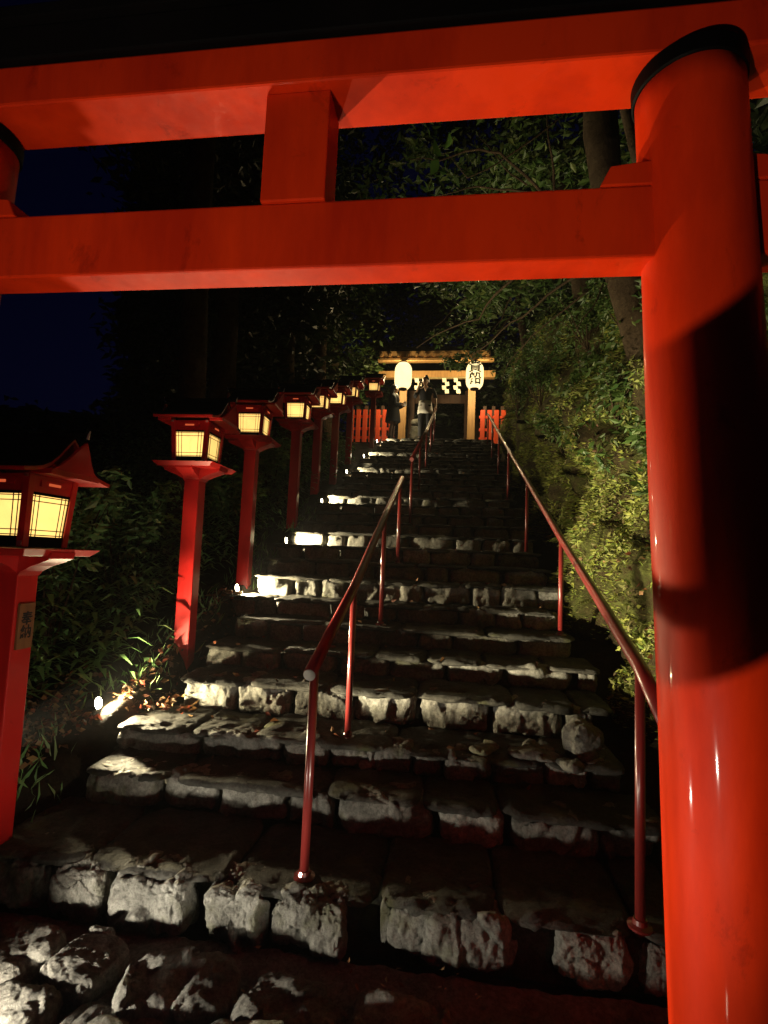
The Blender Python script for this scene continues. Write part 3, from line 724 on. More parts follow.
tree('tall_cedar', (-3.6, 12.9, 2.9), (-3.7, 12.9, 13), .22, .15, 'dark cedar trunk just left of the gate roof', blob(-4.2, 13.6, 8.6, 1.9, 1.3, 4.2, 90, .7, 15), [], 'leafdark', .24, 60, 11)
tree('tall_cedar', (-7.2, 12.5, 2.6), (-7.4, 12.5, 12), .3, .2, 'cedar farther back in the dark wood left of the lanterns', blob(-6.9, 12.5, 7.6, 2.3, 1.5, 4.4, 90, .85, 16), [], 'leafdark', .28, 60, 12)
tree('overhanging_tree', (-4.9, 2.6, -.9), (-3.8, 3.0, 6.6), .25, .14, 'tree above the torii, its dark canopy closing the top of the view', blob(-1.2, 3.6, 6.6, 3.6, 1.6, .9, 130, .5, 17), [([(-3.9, 3.0, 5.8), (-2.4, 3.3, 6.2), (-.8, 3.6, 6.4)], .07)], 'leafdark', .15, 75, 13)
tree('low_bough_tree', (1.9, 12.6, 3.4), (1.2, 12.6, 8.0), .12, .06, 'slender tree with a leafy bough dipping before the right paper lantern',
     [(-.25, 12.7, 4.95, .22), (-.05, 12.7, 4.85, .2), (.1, 12.7, 5.0, .25), (.35, 12.7, 5.2, .3), (.6, 12.6, 5.5, .4), (.95, 12.6, 5.2, .45), (.3, 12.6, 5.7, .4), (-.4, 12.7, 5.6, .35), (0, 12.6, 6.0, .5), (1.0, 12.6, 6.0, .6), (1.1, 12.5, 4.7, .4)],
     [([(1.4, 12.6, 6.2), (.8, 12.65, 5.5), (.3, 12.7, 5.1), (-.3, 12.7, 4.95)], .03)], 'leaf', .14, 55, 41)
# wooded hills behind
def hillz(x, y):
    d = max(0, y-19); base = TOPZ + min(d*.55, 9) + noise.fractal(Vector((x*.08, y*.08, 2)), 1, 2, 4)*2.0
    if x > 2.2: base = max(base, slope_z(min(y, 14))+2.6+min((x-2.2)*.8, 9))
    return base
tag(grid_mesh([-5.0+2.0*i for i in range(26)], [19+2*i for i in range(18)], hillz).build('hills', M['far'], smooth=True), kind='structure')
cl = [];q = random.Random(21)
for _ in range(520):
    x = q.uniform(-7, 30); y = q.uniform(18.5, 30); cl.append((x, y, hillz(x, y)+q.uniform(-.5, 3.5), q.uniform(.7, 1.5)))
for _ in range(900):
    y = q.uniform(9.5, 19); a_ = q.uniform(-.70, -.30); e_ = q.uniform(.28, 1.15)
    if y*e_ < slope_z(min(y, 14))+.8: continue
    cl.append((a_*y, y, e_*y, q.uniform(.35, .65)))
for _ in range(260):
    y = q.uniform(9, 16); a_ = q.uniform(-1.15, -.55); e_ = q.uniform(.0, .30); cl.append((a_*y, y, e_*y+.3*math.sin(a_*9), q.uniform(.35, .8)))
for _ in range(650):
    y = q.uniform(17.5, 22); a_ = q.uniform(-.36, .5); e_ = q.uniform(.26, 1.15); cl.append((a_*y, y, e_*y, q.uniform(.6, 1.0)))
for _ in range(260):
    y = q.uniform(2.5, 18); x = q.uniform(2.2, 6); cl.append((x, y, slope_z(min(y, 14))+3.2+q.uniform(-.8, 3.4), q.uniform(.4, .9)))
tag(leaves(cl, 42, .30, seed=31).build('woods', M['leafdark']), kind='stuff', label='dark wood filling the hillside behind the shrine', cat='wood')

# ------------------------------------------------------------------ left undergrowth
g = np.random.default_rng(8)
mbu = MB(); P = []
for _ in range(4200):
    x = -2.30 - 3.4*g.random()**1.2; y = 2.1 + 9*g.random()**1.3
    P.append((x, y, gz(x, y)))
P = np.array(P)
for (x, y, z) in P:
    if x > -2.65 and y < 2.75: continue
    hgt = .25 + .75*g.random()*min(1, .35+(-2.25-x)*.9); k = int(3+5*g.random())
    lx, ly = g.normal()*.18, g.normal()*.18
    for i in range(k):
        t = (.25+.75*(i+1)/k); px_, py_, pz_ = x+lx*t, y+ly*t, z+hgt*t
        az = g.random()*6.283; L = .10+.12*g.random(); dx, dy = math.cos(az), math.sin(az); e = .1+.5*g.random()
        w_ = L*.095; a = (px_+dx*L*.45, py_+dy*L*.45, pz_+L*.2*e); tip = (px_+dx*L, py_+dy*L, pz_-L*.35*(1-e))
        mbu.add([(px_, py_, pz_), (a[0]-dy*w_, a[1]+dx*w_, a[2]), tip, (a[0]+dy*w_, a[1]-dx*w_, a[2])], [(0, 1, 2, 3)])
tag(mbu.build('undergrowth', M['reed']), kind='stuff', label='dark bamboo grass growing thick along the left of the stairs', cat='undergrowth')
def shrub(loc, h, w_, label, seed, mat='reed', ls=.09, n=26, grp='leafy shrubs left of the stairs'):
    t = empty('leafy_shrub', loc, label=label, cat='shrub', group=grp); q = random.Random(seed); cs = []
    b = MB()
    for k in range(11):
        az = q.uniform(0, 6.28); rr = q.uniform(.1, 1)*w_; top = Vector((math.cos(az)*rr, math.sin(az)*rr, h*q.uniform(.6, 1)))
        m_ = top*.5 + Vector((0, 0, h*.12)); b.tube([(0, 0, -.05), m_, top], [.008, .006, .002], 6)
        cs += [(*top, .12), (*m_, .10), (*((top+m_)/2), .11)]
    b.build('stem', M['bark'], t); leaves(cs, n, ls, seed=seed, width=.38).build('foliage', M[mat], t)
for i_, (y_, h_, sh_, w2, lb_) in enumerate([(5.0, 1.7, .55, .40, 'leafy shrub on the bank above the second post of the right rail'), (6.6, 1.1, .6, .40, 'bushy shrub leaning over the right rail at mid stair'), (8.4, 1.6, .8, .5, 'shrub on the bank halfway between pillar and gate'),
      (10.4, 1.2, .9, .55, 'shrub overhanging the upper right rail'), (12.0, 1.9, 1.0, .6, 'tall shrub beside the right fence of the gate'), (3.9, 1.5, .4, .3, 'small shrub rooted among dry roots beside the right pillar'), (7.2, 2.5, .8, .6, 'dark shrub high on the bank under the leaning tree'), (5.4, 2.6, .6, .45, 'shrub under the bare arching branches')]):
    p_ = bank_pt(y_, h_); shrub((p_.x-.02, p_.y, p_.z), sh_, w2, lb_, 50+i_, 'leaf', .075, 24, 'leafy shrubs on the right bank')
shrub((-2.75, 3.3, -.95), 1.65, .42, 'tall broad leaved shrub behind the nearest red lantern', 1)
shrub((-2.95, 4.3, -.55), 1.25, .45, 'leafy shrub between the first and second lantern posts', 2)
shrub((-2.65, 5.9, .1), .9, .35, 'low shrub behind the third lantern post', 3)
shrub((-2.8, 7.6, .8), .95, .4, 'shrub behind the fourth and fifth lantern posts', 4)
shrub((-3.0, 2.9, -1.2), 1.2, .4, 'dark shrub at the left edge beside the nearest lantern post', 6, 'leaf')
P = []
for _ in range(700): x = -2.25+.36*g.random(); y = 2.2+5.5*g.random(); P.append((x, y, gz(x, y)-.005))
P = np.array([p for p in P if not any(abs(p[1]-ly) < .30 and p[0] > -2.16 for ly in (2.95, 4.60, 5.85, 7.55))])
tag(leaf_at(P, g, .11, flat=.5, droop=0, width=.12, up=(.1, -.1, .9)).build('grass', M['reed']), kind='stuff', label='sparse grass blades on the soil edge beside the steps', cat='grass')
# dead leaves
P = []
for _ in range(520):
    x = -2.02 - abs(g.normal())*.33; y = 2.9+g.normal()*.32
    zz = max(gz(x, y), -1.15)
    if x > -2.30 and abs(y-3.03) < .5 and zz > -1.02: continue
    P.append((x, y, min(zz+.02+.10*g.random(), -1.0 if x > -2.3 else 9)))
for _ in range(50): x = -2.0+.45*g.random(); P.append((x, 3.08+.15*g.random(), -.99+.01*g.random()))
for _ in range(90): x = -2.25-.35*g.random(); y = 3.05+.3*g.random(); P.append((x, y, -1.0+.14*g.random()))
for _ in range(30): x = -2.0+.30*g.random(); y = 3.20+.12*g.random(); P.append((x, y, -1.0+.05*g.random()))
for _ in range(170):
    y = 2.8+11*g.random()**1.4; x = -1.9+2.8*g.random(); P.append((x, y, tread_z(y)+.014))
for _ in range(420): x = -2.12+.28*g.random(); y = 3.12+1.6*g.random()**1.3; P.append((x, y, gz(x, y)+.012+.03*g.random()))
for _ in range(300): y = 2.5+3*g.random(); p = bank_pt(y, .3+1.6*g.random()); P.append((p.x-.03, y, p.z))
tag(leaf_at(np.array(P), g, .045, flat=.35, droop=0, width=.6).build('fallen_leaves', M['dead']), kind='stuff', label='fallen brown and orange leaves on the steps and around the first lamp', cat='fallen leaves')
P = []
for _ in range(60): y = 1.6+.45*g.random(); x = -.75+.9*g.random(); P.append((x, y, pave(x, y)+.004))
tag(leaf_at(np.array(P), g, .022, flat=.5, droop=0, width=.5).build('leaf_litter', M['dead']), kind='stuff', label='tiny dry leaves between the boulders at the foot of the stairs', cat='fallen leaves')
# twig with big fresh leaves (part of the young sapling)
yt = [o for o in bpy.data.objects if o.name == 'young_tree'][0]
q = np.random.default_rng(4); bs = np.array([1.9, 4.2, 1.6])
for p_ in ((-.20, 4.3, 3.53), (-.17, 4.3, 3.6), (-.22, 4.3, 3.5), (-.01, 4.3, 3.98), (.03, 4.3, 4.02)):
    d_ = Vector((q.normal(), q.normal(), q.normal()*.6)).normalized(); s2 = d_.orthogonal().normalized(); n2 = d_.cross(s2); b = MB(); c_ = Vector(tuple(np.array(p_)-bs)); vs = []
    for i in range(9):
        t_ = i/8; w_ = .052*math.sin(math.pi*t_**.8)*(1-.25*t_)+.001; m0 = c_ + d_*.15*t_ - n2*.035*t_*t_
        vs += [m0 - s2*w_ + n2*w_*.35, m0, m0 + s2*w_ + n2*w_*.35]
    b.add(vs, [f for i in range(8) for f in ((i*3, i*3+1, i*3+4, i*3+3), (i*3+1, i*3+2, i*3+5, i*3+4))]); b.build('leaf', M['leafbright'], yt, smooth=True)

# ------------------------------------------------------------------ shrine gate at the top
GX, GY, GZ = -.62, 15.5, TOPZ+.02
G = empty('shrine_gate', (GX, GY, GZ), label='timber shrine gate with broad roof at the top of the stairs', cat='gate')
def gp(mb, name, mat, parent=None, bevel=.006):
    mb.v = [(x-GX, y-GY, z-GZ) for x, y, z in mb.v]; return mb.build(name, M[mat], parent or G, bevel=bevel)
for x in (-1.63, .44): b = MB(); b.box(x-.11, x+.11, GY-.11, GY+.11, GZ, 5.65); gp(b, 'post', 'wood')
for x in (-1.50, .36): b = MB(); b.box(x-.10, x+.10, GY+1.5, GY+1.7, GZ, 5.6); gp(b, 'rear_post', 'wooddark')
b = MB(); b.box(-2.42, 1.12, GY-.10, GY+.10, 5.49, 5.70); gp(b, 'tie_beam', 'wood')
b = MB(); b.box(-2.40, 1.05, GY-.42, GY-.28, 5.88, 5.96); gp(b, 'purlin', 'wood')
b = MB(); b.box(-2.40, 1.05, GY-.12, GY+.12, 6.02, 6.14); gp(b, 'purlin', 'wood')
for x in (-1.63, .44): b = MB(); b.box(x-.08, x+.08, GY-.60, GY+.6, 5.71, 5.87); gp(b, 'bracket_arm', 'wood')
for k in range(13):
    x = -2.20 + k*(3.02/12); b = MB(); b.add([(x-.035, GY-1.05, 5.775), (x+.035, GY-1.05, 5.775), (x+.035, GY-1.05, 5.865), (x-.035, GY-1.05, 5.865), (x-.035, GY+.7, 6.350), (x+.035, GY+.7, 6.350), (x+.035, GY+.7, 6.450), (x-.035, GY+.7, 6.450)],
        [(0, 1, 2, 3), (7, 6, 5, 4), (0, 4, 5, 1), (1, 5, 6, 2), (2, 6, 7, 3), (3, 7, 4, 0)]); gp(b, 'rafter', 'wood', bevel=0)
b = MB(); b.box(-2.28, 0.90, GY-1.0, GY-.955, 5.765, 5.955); gp(b, 'fascia', 'wood'); b = MB(); b.box(-2.25, 0.88, GY-1.02, GY-.96, 5.665, 5.735); gp(b, 'eave_board', 'wood')
b = MB(); b.add([(-2.28, GY-.95, 5.830), (0.90, GY-.95, 5.830), (0.90, GY+.75, 6.480), (-2.28, GY+.75, 6.480), (-2.28, GY-.95, 5.860), (0.90, GY-.95, 5.860), (0.90, GY+.75, 6.510), (-2.28, GY+.75, 6.510)],
    [(3, 2, 1, 0), (4, 5, 6, 7), (0, 1, 5, 4), (1, 2, 6, 5), (2, 3, 7, 6), (3, 0, 4, 7)]); gp(b, 'roof_boarding', 'wood', bevel=0)
b = MB(); b.add([(-2.38, GY-1.08, 5.955), (1.00, GY-1.08, 5.955), (1.00, GY+.78, 6.670), (-2.38, GY+.78, 6.670), (-2.38, GY-1.08, 6.050), (1.00, GY-1.08, 6.050), (1.00, GY+.78, 6.790), (-2.38, GY+.78, 6.790)],
    [(3, 2, 1, 0), (4, 5, 6, 7), (0, 1, 5, 4), (1, 2, 6, 5), (2, 3, 7, 6), (3, 0, 4, 7)])
b.add([(-2.38, GY+.79, 6.670), (1.00, GY+.79, 6.670), (1.00, GY+2.65, 5.960), (-2.38, GY+2.65, 5.960), (-2.38, GY+.79, 6.790), (1.00, GY+.79, 6.790), (1.00, GY+2.65, 6.060), (-2.38, GY+2.65, 6.060)],
    [(3, 2, 1, 0), (4, 5, 6, 7), (0, 1, 5, 4), (1, 2, 6, 5), (2, 3, 7, 6), (3, 0, 4, 7)]); gp(b, 'roof', 'copper', bevel=0)
b = MB(); b.box(-1.38, .34, GY+1.55, GY+1.6, GZ+2.0, GZ+2.3); gp(b, 'crossbar', 'wooddark')
b = MB(); b.tube([(-1.50, GY-.14, 5.47), (-.9, GY-.15, 5.45), (-.3, GY-.15, 5.45), (.31, GY-.14, 5.47)], .028, 10); rp = gp(b, 'straw_rope', 'straw', bevel=0)
for x in (-1.20, -.37, -.03):
    b = MB(); z = 5.44
    for s in range(4):
        dx = .055 if s % 2 else -.03
        b.add([(x-.06+dx, GY-.175, z), (x+.06+dx, GY-.175, z), (x+.08+dx, GY-.178, z-.13), (x-.04+dx, GY-.178, z-.13), (x-.06+dx, GY-.170, z), (x+.06+dx, GY-.170, z), (x+.08+dx, GY-.173, z-.13), (x-.04+dx, GY-.173, z-.13)],
              [(0, 1, 2, 3), (7, 6, 5, 4), (0, 4, 5, 1), (1, 5, 6, 2), (2, 6, 7, 3), (3, 7, 4, 0)]); z -= .115
    gp(b, 'paper_streamer', 'shide', bevel=0)
# round paper lanterns
for x, lb, kj in ((-1.535, 'white round paper lantern hanging before the left gate post, washed out by its own glow', False), (.475, 'white round paper lantern with black brush characters before the right gate post', True)):
    t = empty('paper_lantern', (x, GY-1.15, 4.757), label=lb, cat='paper lantern', group='round paper lanterns under the gate roof')
    b = MB(); pr = []; n = 26
    for i in range(n+1):
        s = i/n; r = .243*(1-abs(2*s-1)**4.5*.42) + (.004 if i % 2 else 0); pr.append((r if 0 < i < n else .15, s*.73))
    b.lathe((0, 0, .03), pr, 32); b.build('paper_shade', M['chochin'], t, smooth=True)
    b = MB(); b.lathe((0, 0, 0), [(.12, 0), (.12, .035)], 24); b.build('bottom_ring', M['black'], t)
    b = MB(); b.lathe((0, 0, .77), [(.12, 0), (.12, .04)], 24); b.tube([(0, 0, .80), (0, 0, .93)], .01, 8); b.build('top_ring', M['wood'], t)
    if kj: text_mesh('貴\n船', .36, 'lettering', M['ink'], t, (0, -.2555, .40), (R(90), 0, 0), .002, .26)
    ld = bpy.data.lights.new('lantern_light', 'POINT'); ld.energy = 270; ld.color = (1, .78, .40); ld.shadow_soft_size = .05
    lo = bpy.data.objects.new('lantern_light', ld); col.objects.link(lo); lo.parent = t; lo.location = (0, 0, .36)
# red fences
def fence(x0, x1, label):
    t = empty('red_fence', ((x0+x1)/2, GY-.3, GZ), label=label, cat='fence', group='red picket fences beside the gate'); ox = (x0+x1)/2
    x = x0
    while x < x1-.05:
        b = MB(); b.box(x-ox, x-ox+.13, -.02, .02, .02, 1.24); b.build('picket', M['fence'], t, bevel=.004); x += .20
    for z in (.35, .62, 1.0): b = MB(); b.box(x0-ox-.03, x1-ox, .021, .06, z, z+.08); b.build('fence_rail', M['fence'], t, bevel=.004)
    x = x0+.1
    while x < x1:
        b = MB(); b.box(x-ox, x-ox+.10, .45, .55, .02, 1.5); b.build('back_post', M['wooddark'], t, bevel=.004); x += .26
fence(-3.2, -1.83, 'red picket fence left of the gate, behind the dark coated person')
fence(.70, 1.45, 'red picket fence between the right gate post and the bank')
# mossy stone lantern
SL = empty('stone_lantern', (-1.22, GY-.1, GZ), label='pale mossy stone lantern standing just right of the left gate post', cat='stone lantern')
b = MB(); rock(b, (0, 0, .10), (.42, .36, .22), 71, 14, .02, .3); b.build('base', M['stone'], SL, smooth=True, merge=1e-4)
b = MB(); rock(b, (0, 0, .50), (.30, .26, .62), 72, 16, .03, .35); b.build('body', M['stone'], SL, smooth=True, merge=1e-4)
b = MB(); rock(b, (.04, 0, .90), (.34, .30, .20), 73, 14, .02, .6); b.build('cap', M['stone'], SL, smooth=True, merge=1e-4)

# ------------------------------------------------------------------ people
def skin_body(name, joints, edges, mat, parent, root=0):
    me = bpy.data.meshes.new(name); me.from_pydata([j[:3] for j in joints], edges, []); o = bpy.data.objects.new(name, me); col.objects.link(o)
    bpy.context.view_layer.objects.active = o
    m = o.modifiers.new('Skin', 'SKIN'); m.use_smooth_shade = True
    for i, j in enumerate(joints):
        sv = me.skin_vertices[0].data[i]; r = j[3]; sv.radius = (r, r) if not isinstance(r, tuple) else r
        sv.use_root = (i == root)
    s = o.modifiers.new('Sub', 'SUBSURF'); s.levels = 2; s.render_levels = 2
    dg = bpy.context.evaluated_depsgraph_get(); dg.update(); me2 = bpy.data.meshes.new_from_object(o.evaluated_get(dg))
    bpy.data.objects.remove(o)
    me2.materials.clear(); me2.materials.append(mat); me2.polygons.foreach_set('use_smooth', [True]*len(me2.polygons))
    o2 = bpy.data.objects.new(name, me2); col.objects.link(o2); o2.parent = parent; return o2
def loft(rings, n=20):   # rings: (cx,cy,z,rx,ry)
    b = MB(); vs = []; fs = []
    for cx, cy, z, rx, ry in rings:
        for k in range(n):
            a = 2*math.pi*k/n; f_ = 1 + .04*math.sin(a*5+z*3); vs.append((cx+rx*math.cos(a)*f_, cy+ry*math.sin(a)*f_, z))
    for i in range(len(rings)-1):
        for k in range(n): a, c = i*n+k, i*n+(k+1) % n; fs.append((a, c, c+n, a+n))
    fs.append(tuple(range(n-1, -1, -1))); fs.append(tuple((len(rings)-1)*n+k for k in range(n)))
    return b.add(vs, fs)
def hand(o, wrist, d, side, closed=.5):
    """five bent fingers; returns chains for skinning"""
    w = Vector(wrist); d = Vector(d).normalized(); s = Vector(side).normalized(); dn = d.cross(s)
    b = MB(); b.tube([w, w+d*.04, w+d*.085], [.022, .034, .030], 10)
    for k, L in enumerate((.062, .075, .078, .070, .055)):
        if k == 0: a = w+d*.02+s*.03; p1 = a+(d*.5+s*.7)*.035; p2 = p1+d*.03
        else: a = w+d*.08+s*(.024-.016*(k-1)); p1 = a+(d+dn*closed*.5)*L*.5; p2 = p1+(d*.6+dn*closed)*L*.5
        b.tube([a, p1, p2], [.0095, .009, .007], 8)
    return b
def head_face(t, c, yaw, r=.098):
    """head with brow, nose, ears and chin, facing +x before yaw"""
    b = MB(); cx, cy, cz = c; vs = []; fs = []; n = 24; m_ = 18
    for i in range(m_+1):
        ph = math.pi*i/m_-math.pi/2
        for k in range(n):
            a = 2*math.pi*k/n; x, y, z = math.cos(ph)*math.cos(a), math.cos(ph)*math.sin(a), math.sin(ph)
            X, Yy, Zz = x*r*.98, y*r*.78, z*r*1.18
            if z < -.2: X = X*(1+.25*z) + .012*(-z); Yy *= 1+.35*(z+.2)
            if x > .5: 
                X += .022*math.exp(-((y/.16)**2+((z+.12)/.22)**2))            # nose
                X -= .010*math.exp(-(((abs(y)-.34)/.15)**2+((z-.08)/.12)**2))     # eye sockets
                X += .006*math.exp(-((y/.25)**2+((z+.50)/.07)**2))            # lips
            ca, sa = math.cos(yaw), math.sin(yaw); vs.append((cx+X*ca-Yy*sa, cy+X*sa+Yy*ca, cz+Zz))
    for i in range(m_):
        for k in range(n): a, e = i*n+k, i*n+(k+1) % n; fs.append((a, e, e+n, a+n))
    b.add(vs, fs)
    for s in (-1, 1):
        ex, ey = -.01, s*r*.80; X = ex*math.cos(yaw)-ey*math.sin(yaw); Y_ = ex*math.sin(yaw)+ey*math.cos(yaw)
        b.lathe((cx+X, cy+Y_, cz-.03), [(.008, 0), (.017, .02), (.017, .04), (.008, .055)], 8)
    return b

# person in a dark coat, seen from behind the side, turned to the gate post
p1 = empty('person', (-1.77, 14.25, TOPZ+.01), label='person in a short black coat and sheer tights by the left gate post', cat='person')
J = [(0, 0, .90, (.13, .10)), (0, 0, 1.08, (.115, .085)), (.01, 0, 1.28, (.14, .095)), (.01, 0, 1.40, (.06, .05)), (.02, 0, 1.48, (.045, .045)),
     (0, .09, .84, .085), (.01, .10, .47, .052), (0, .10, .25, .048), (-.01, .10, .08, .034), (.12, .11, .035, .028),
     (0, -.09, .84, .085), (-.03, -.09, .47, .052), (-.05, -.09, .25, .048), (-.06, -.09, .08, .034), (.07, -.10, .035, .028),
     (.01, .18, 1.36, .05), (.05, .21, 1.10, .038), (.20, .14, 1.10, .028), (.28, .10, 1.13, .024),
     (.01, -.18, 1.36, .05), (.05, -.21, 1.10, .038), (.20, -.14, 1.08, .028), (.28, -.10, 1.12, .024)]
Ed = [(0,1),(1,2),(2,3),(3,4),(0,5),(5,6),(6,7),(7,8),(8,9),(0,10),(10,11),(11,12),(12,13),(13,14),(2,15),(15,16),(16,17),(17,18),(2,19),(19,20),(20,21),(21,22)]
skin_body('body', J, Ed, M['tights'], p1)
h = head_face(p1, (.035, 0, 1.555), R(35)).build('head', M['skin'], p1, smooth=True)
b = MB(); b.tube([(.02, 0, 1.38), (.03, 0, 1.50)], [.048, .044], 12); b.build('neck', M['skin'], p1, smooth=True)
b = loft([(-.045, -.01, 1.28, .05, .085), (-.05, -.01, 1.36, .06, .105), (-.04, -.01, 1.50, .085, .10), (-.02, -.01, 1.58, .105, .102), (-.01, -.01, 1.65, .098, .09), (0, 0, 1.695, .05, .05)]); b.build('hair', M['hair'], p1, smooth=True)
b = loft([(0, 0, .62, .215, .235), (0, 0, .75, .205, .225), (0, 0, .95, .175, .195), (.01, 0, 1.10, .155, .175), (.01, 0, 1.27, .165, .205), (.01, 0, 1.37, .13, .20), (.015, 0, 1.42, .075, .085)]); ct = b.build('coat', M['cloth'], p1, smooth=True)
for s in (-1, 1):
    b = MB(); b.tube([(.01, s*.17, 1.36), (.05, s*.225, 1.22), (.06, s*.22, 1.09), (.14, s*.17, 1.085), (.23, s*.125, 1.10)], [.062, .062, .056, .052, .045], 12); b.build('sleeve', M['cloth'], ct, smooth=True)
    hand(p1, (.235, s*.12, 1.105), (1, -s*.35, .2), (0, -s, .2)).build('hand', M['skin'], p1, smooth=True)
    b = loft([(-.0-.03*(s < 0)*2+.05, s*.10, 0.0, .13, .045), (.04-.06*(s < 0), s*.10, .045, .125, .043), (-.01-.05*(s < 0), s*.10, .08, .06, .05), (-.01-.05*(s < 0), s*.10, .20, .055, .052)]); b.build('boot', M['shoe'], p1, smooth=True)
b = MB(); b.tube([(.085, -.04, 1.43), (.13, -.06, 1.36), (.165, -.05, 1.26)], [.018, .024, .014], 10); b.build('scarf', M['pale'], p1, smooth=True)
o = MB().box(-.035, .035, -.05, .05, -.05, .07).build('paper_cup' if False else 'folded_paper', M['pale'], None, bevel=.01); o.location = (-1.77+.33, 14.25-.02, TOPZ+1.14)
tag(o, 'small pale folded paper held by the black coated person', 'paper')
# person coming down, hand on the rail
p2 = empty('person', (-.84, 13.72, TOPZ+.01), label='person in a black top and pale apron beside the upper centre rail', cat='person')
J = [(0, 0, .93, (.13, .095)), (0, 0, 1.12, (.11, .085)), (0, 0, 1.32, (.145, .09)), (0, 0, 1.43, (.06, .05)), (-.01, -.01, 1.52, (.045, .045)),
     (.09, 0, .86, .088), (.10, -.03, .49, .060), (.10, .0, .08, .040), (.11, -.13, .035, .03),
     (-.09, 0, .86, .088), (-.10, -.02, .49, .060), (-.11, .02, .08, .040), (-.13, -.11, .035, .03),
     (.18, 0, 1.38, .05), (.27, -.01, 1.12, .040), (.29, -.06, .92, .029), (.285, -.09, .86, .024),
     (-.18, 0, 1.38, .05), (-.27, -.06, 1.16, .040), (-.20, -.16, 1.36, .029), (-.17, -.18, 1.43, .024)]
Ed = [(0,1),(1,2),(2,3),(3,4),(0,5),(5,6),(6,7),(7,8),(0,9),(9,10),(10,11),(11,12),(2,13),(13,14),(14,15),(15,16),(2,17),(17,18),(18,19),(19,20)]
bd = skin_body('body', J, Ed, M['skin'], p2)
head_face(p2, (-.015, -.02, 1.60), R(-115)).build('head', M['skin'], p2, smooth=True)
b = loft([(.0, .02, 1.53, .075, .06), (.005, .02, 1.60, .092, .078), (0, .005, 1.67, .095, .092), (0, 0, 1.715, .07, .07), (0, 0, 1.735, .03, .03)]); hr = b.build('hair', M['hair'], p2, smooth=True)
b = loft([(.01, .03, 1.71, .03, .03), (.01, .03, 1.75, .05, .05), (.01, .03, 1.79, .03, .03)]); b.build('hair_bun', M['hair'], hr, smooth=True)
b = loft([(0, 0, 1.02, .165, .125), (0, 0, 1.12, .150, .118), (0, 0, 1.28, .175, .13), (0, 0, 1.38, .185, .11), (0, .005, 1.43, .10, .075)]); tpp = b.build('shirt', M['cloth'], p2, smooth=True)
b = MB(); b.tube([(.17, 0, 1.385), (.245, 0, 1.26), (.27, -.01, 1.14)], [.062, .058, .052], 12); b.build('sleeve', M['cloth'], tpp, smooth=True)
b = MB(); b.tube([(-.17, 0, 1.385), (-.245, -.03, 1.26), (-.272, -.06, 1.17), (-.24, -.11, 1.26)], [.062, .058, .055, .048], 12); b.build('sleeve', M['cloth'], tpp, smooth=True)
b = MB(); b.add([(-.055, -.125, 1.41), (.055, -.125, 1.41), (0, -.148, 1.28), (-.055, -.08, 1.43), (.055, -.08, 1.43), (0, -.10, 1.28)], [(0, 2, 1), (3, 4, 5), (0, 1, 4, 3), (1, 2, 5, 4), (2, 0, 3, 5)]); b.build('neckline', M['skin'], p2, smooth=True)
b = loft([(.01, -.01, .70, .215, .155), (0, -.01, .80, .205, .15), (0, 0, .95, .175, .135), (0, 0, 1.05, .168, .13)]); b.build('apron', M['pale'], p2, smooth=True)
for s in (-1, 1):
    b = loft([(s*.105, .0, .06, .062, .07), (s*.10, -.02, .49, .082, .085), (s*.085, 0, .80, .11, .115), (s*.07, 0, .93, .11, .12)]); b.build('trouser_leg', M['cloth'], p2, smooth=True)
    b = loft([(s*.11, -.05, 0, .045, .125), (s*.11, -.05, .05, .042, .12), (s*.105, 0, .08, .045, .06)]); b.build('shoe', M['shoe'], p2, smooth=True)
hand(p2, (.285, -.085, .865), (0, -.5, -.6), (-1, 0, 0)).build('hand', M['skin'], p2, smooth=True)
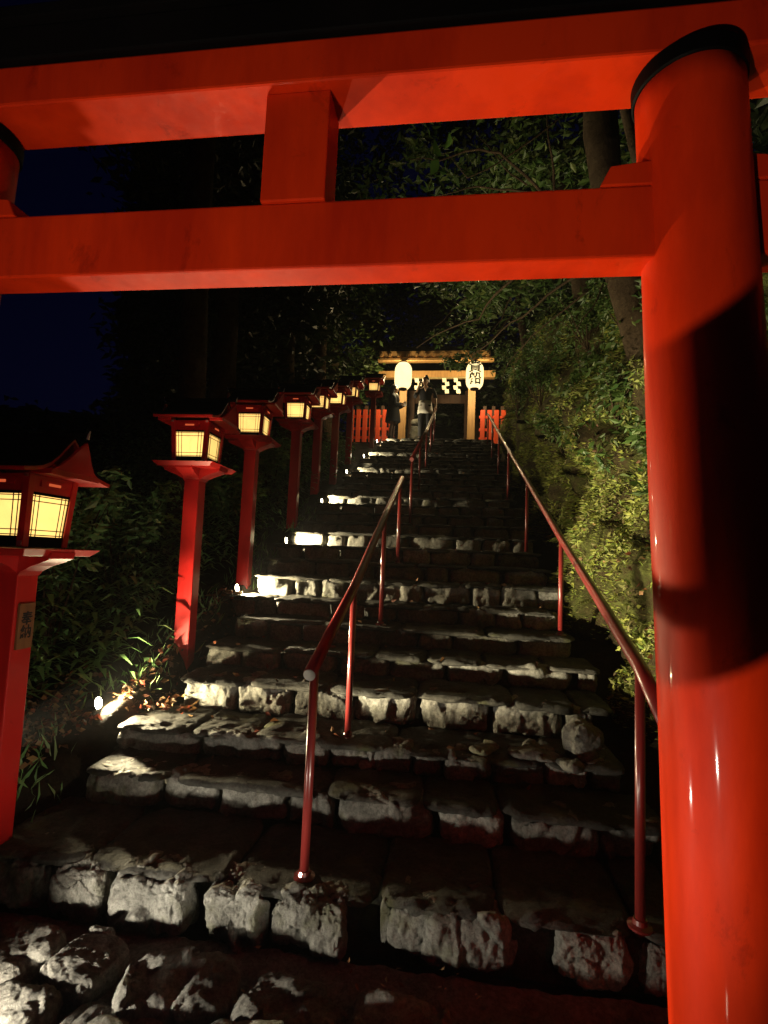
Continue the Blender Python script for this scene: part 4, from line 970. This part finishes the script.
hand(p2, (-.17, -.18, 1.425), (.35, -.1, 1), (1, .3, 0)).build('hand', M['skin'], p2, smooth=True)

# ------------------------------------------------------------------ sky and light
w = bpy.data.worlds.new('World'); sc.world = w; w.use_nodes = True; nt = w.node_tree
bg = nt.nodes['Background']; sky = nt.nodes.new('ShaderNodeTexSky'); sky.sky_type = 'NISHITA'; sky.sun_disc = False
sky.sun_elevation = R(1); sky.sun_rotation = R(200); sky.altitude = 300
mul = nt.nodes.new('ShaderNodeMixRGB'); mul.blend_type = 'MULTIPLY'; mul.inputs[0].default_value = 1; mul.inputs[2].default_value = (.10, .12, 1, 1)
nt.links.new(sky.outputs[0], mul.inputs[1]); nt.links.new(mul.outputs[0], bg.inputs[0]); bg.inputs[1].default_value = .008
sd = bpy.data.lights.new('moon', 'SUN'); sd.energy = .004; sd.angle = R(.5); sd.color = (.75, .85, 1)
so = bpy.data.objects.new('moon', sd); col.objects.link(so); so.rotation_euler = (R(50), 0, R(200))
hb = MB(); hb.box(-9, 7, -4, 22, -4.5, 14); hz = hb.build('haze', None); tag(hz, kind='stuff', label='thin haze added to put a glow around the lamps', cat='haze')  # thin volume added so the lamps get a halo like lens glare
hm = bpy.data.materials.new('glow_haze'); hm.use_nodes = True; hn = hm.node_tree; hn.nodes.clear(); ho = hn.nodes.new('ShaderNodeOutputMaterial'); hv = hn.nodes.new('ShaderNodeVolumePrincipled')
hv.inputs['Density'].default_value = .0007; hv.inputs['Color'].default_value = (.9, .9, .9, 1); hv.inputs['Anisotropy'].default_value = .3; hn.links.new(hv.outputs[0], ho.inputs['Volume']); hz.data.materials.clear(); hz.data.materials.append(hm)
vs_ = sc.view_settings; vs_.view_transform = 'Standard'; vs_.look = 'None'; vs_.exposure = 0; vs_.gamma = 1; vs_.use_curve_mapping = False
sc.cycles.use_denoising = True
sc.cycles.max_bounces = 6; sc.cycles.diffuse_bounces = 2; sc.cycles.sample_clamp_indirect = 3; sc.cycles.caustics_reflective = False; sc.cycles.caustics_refractive = False
for o in list(sc.objects):
    if o.parent is None: o.location.z += EYE
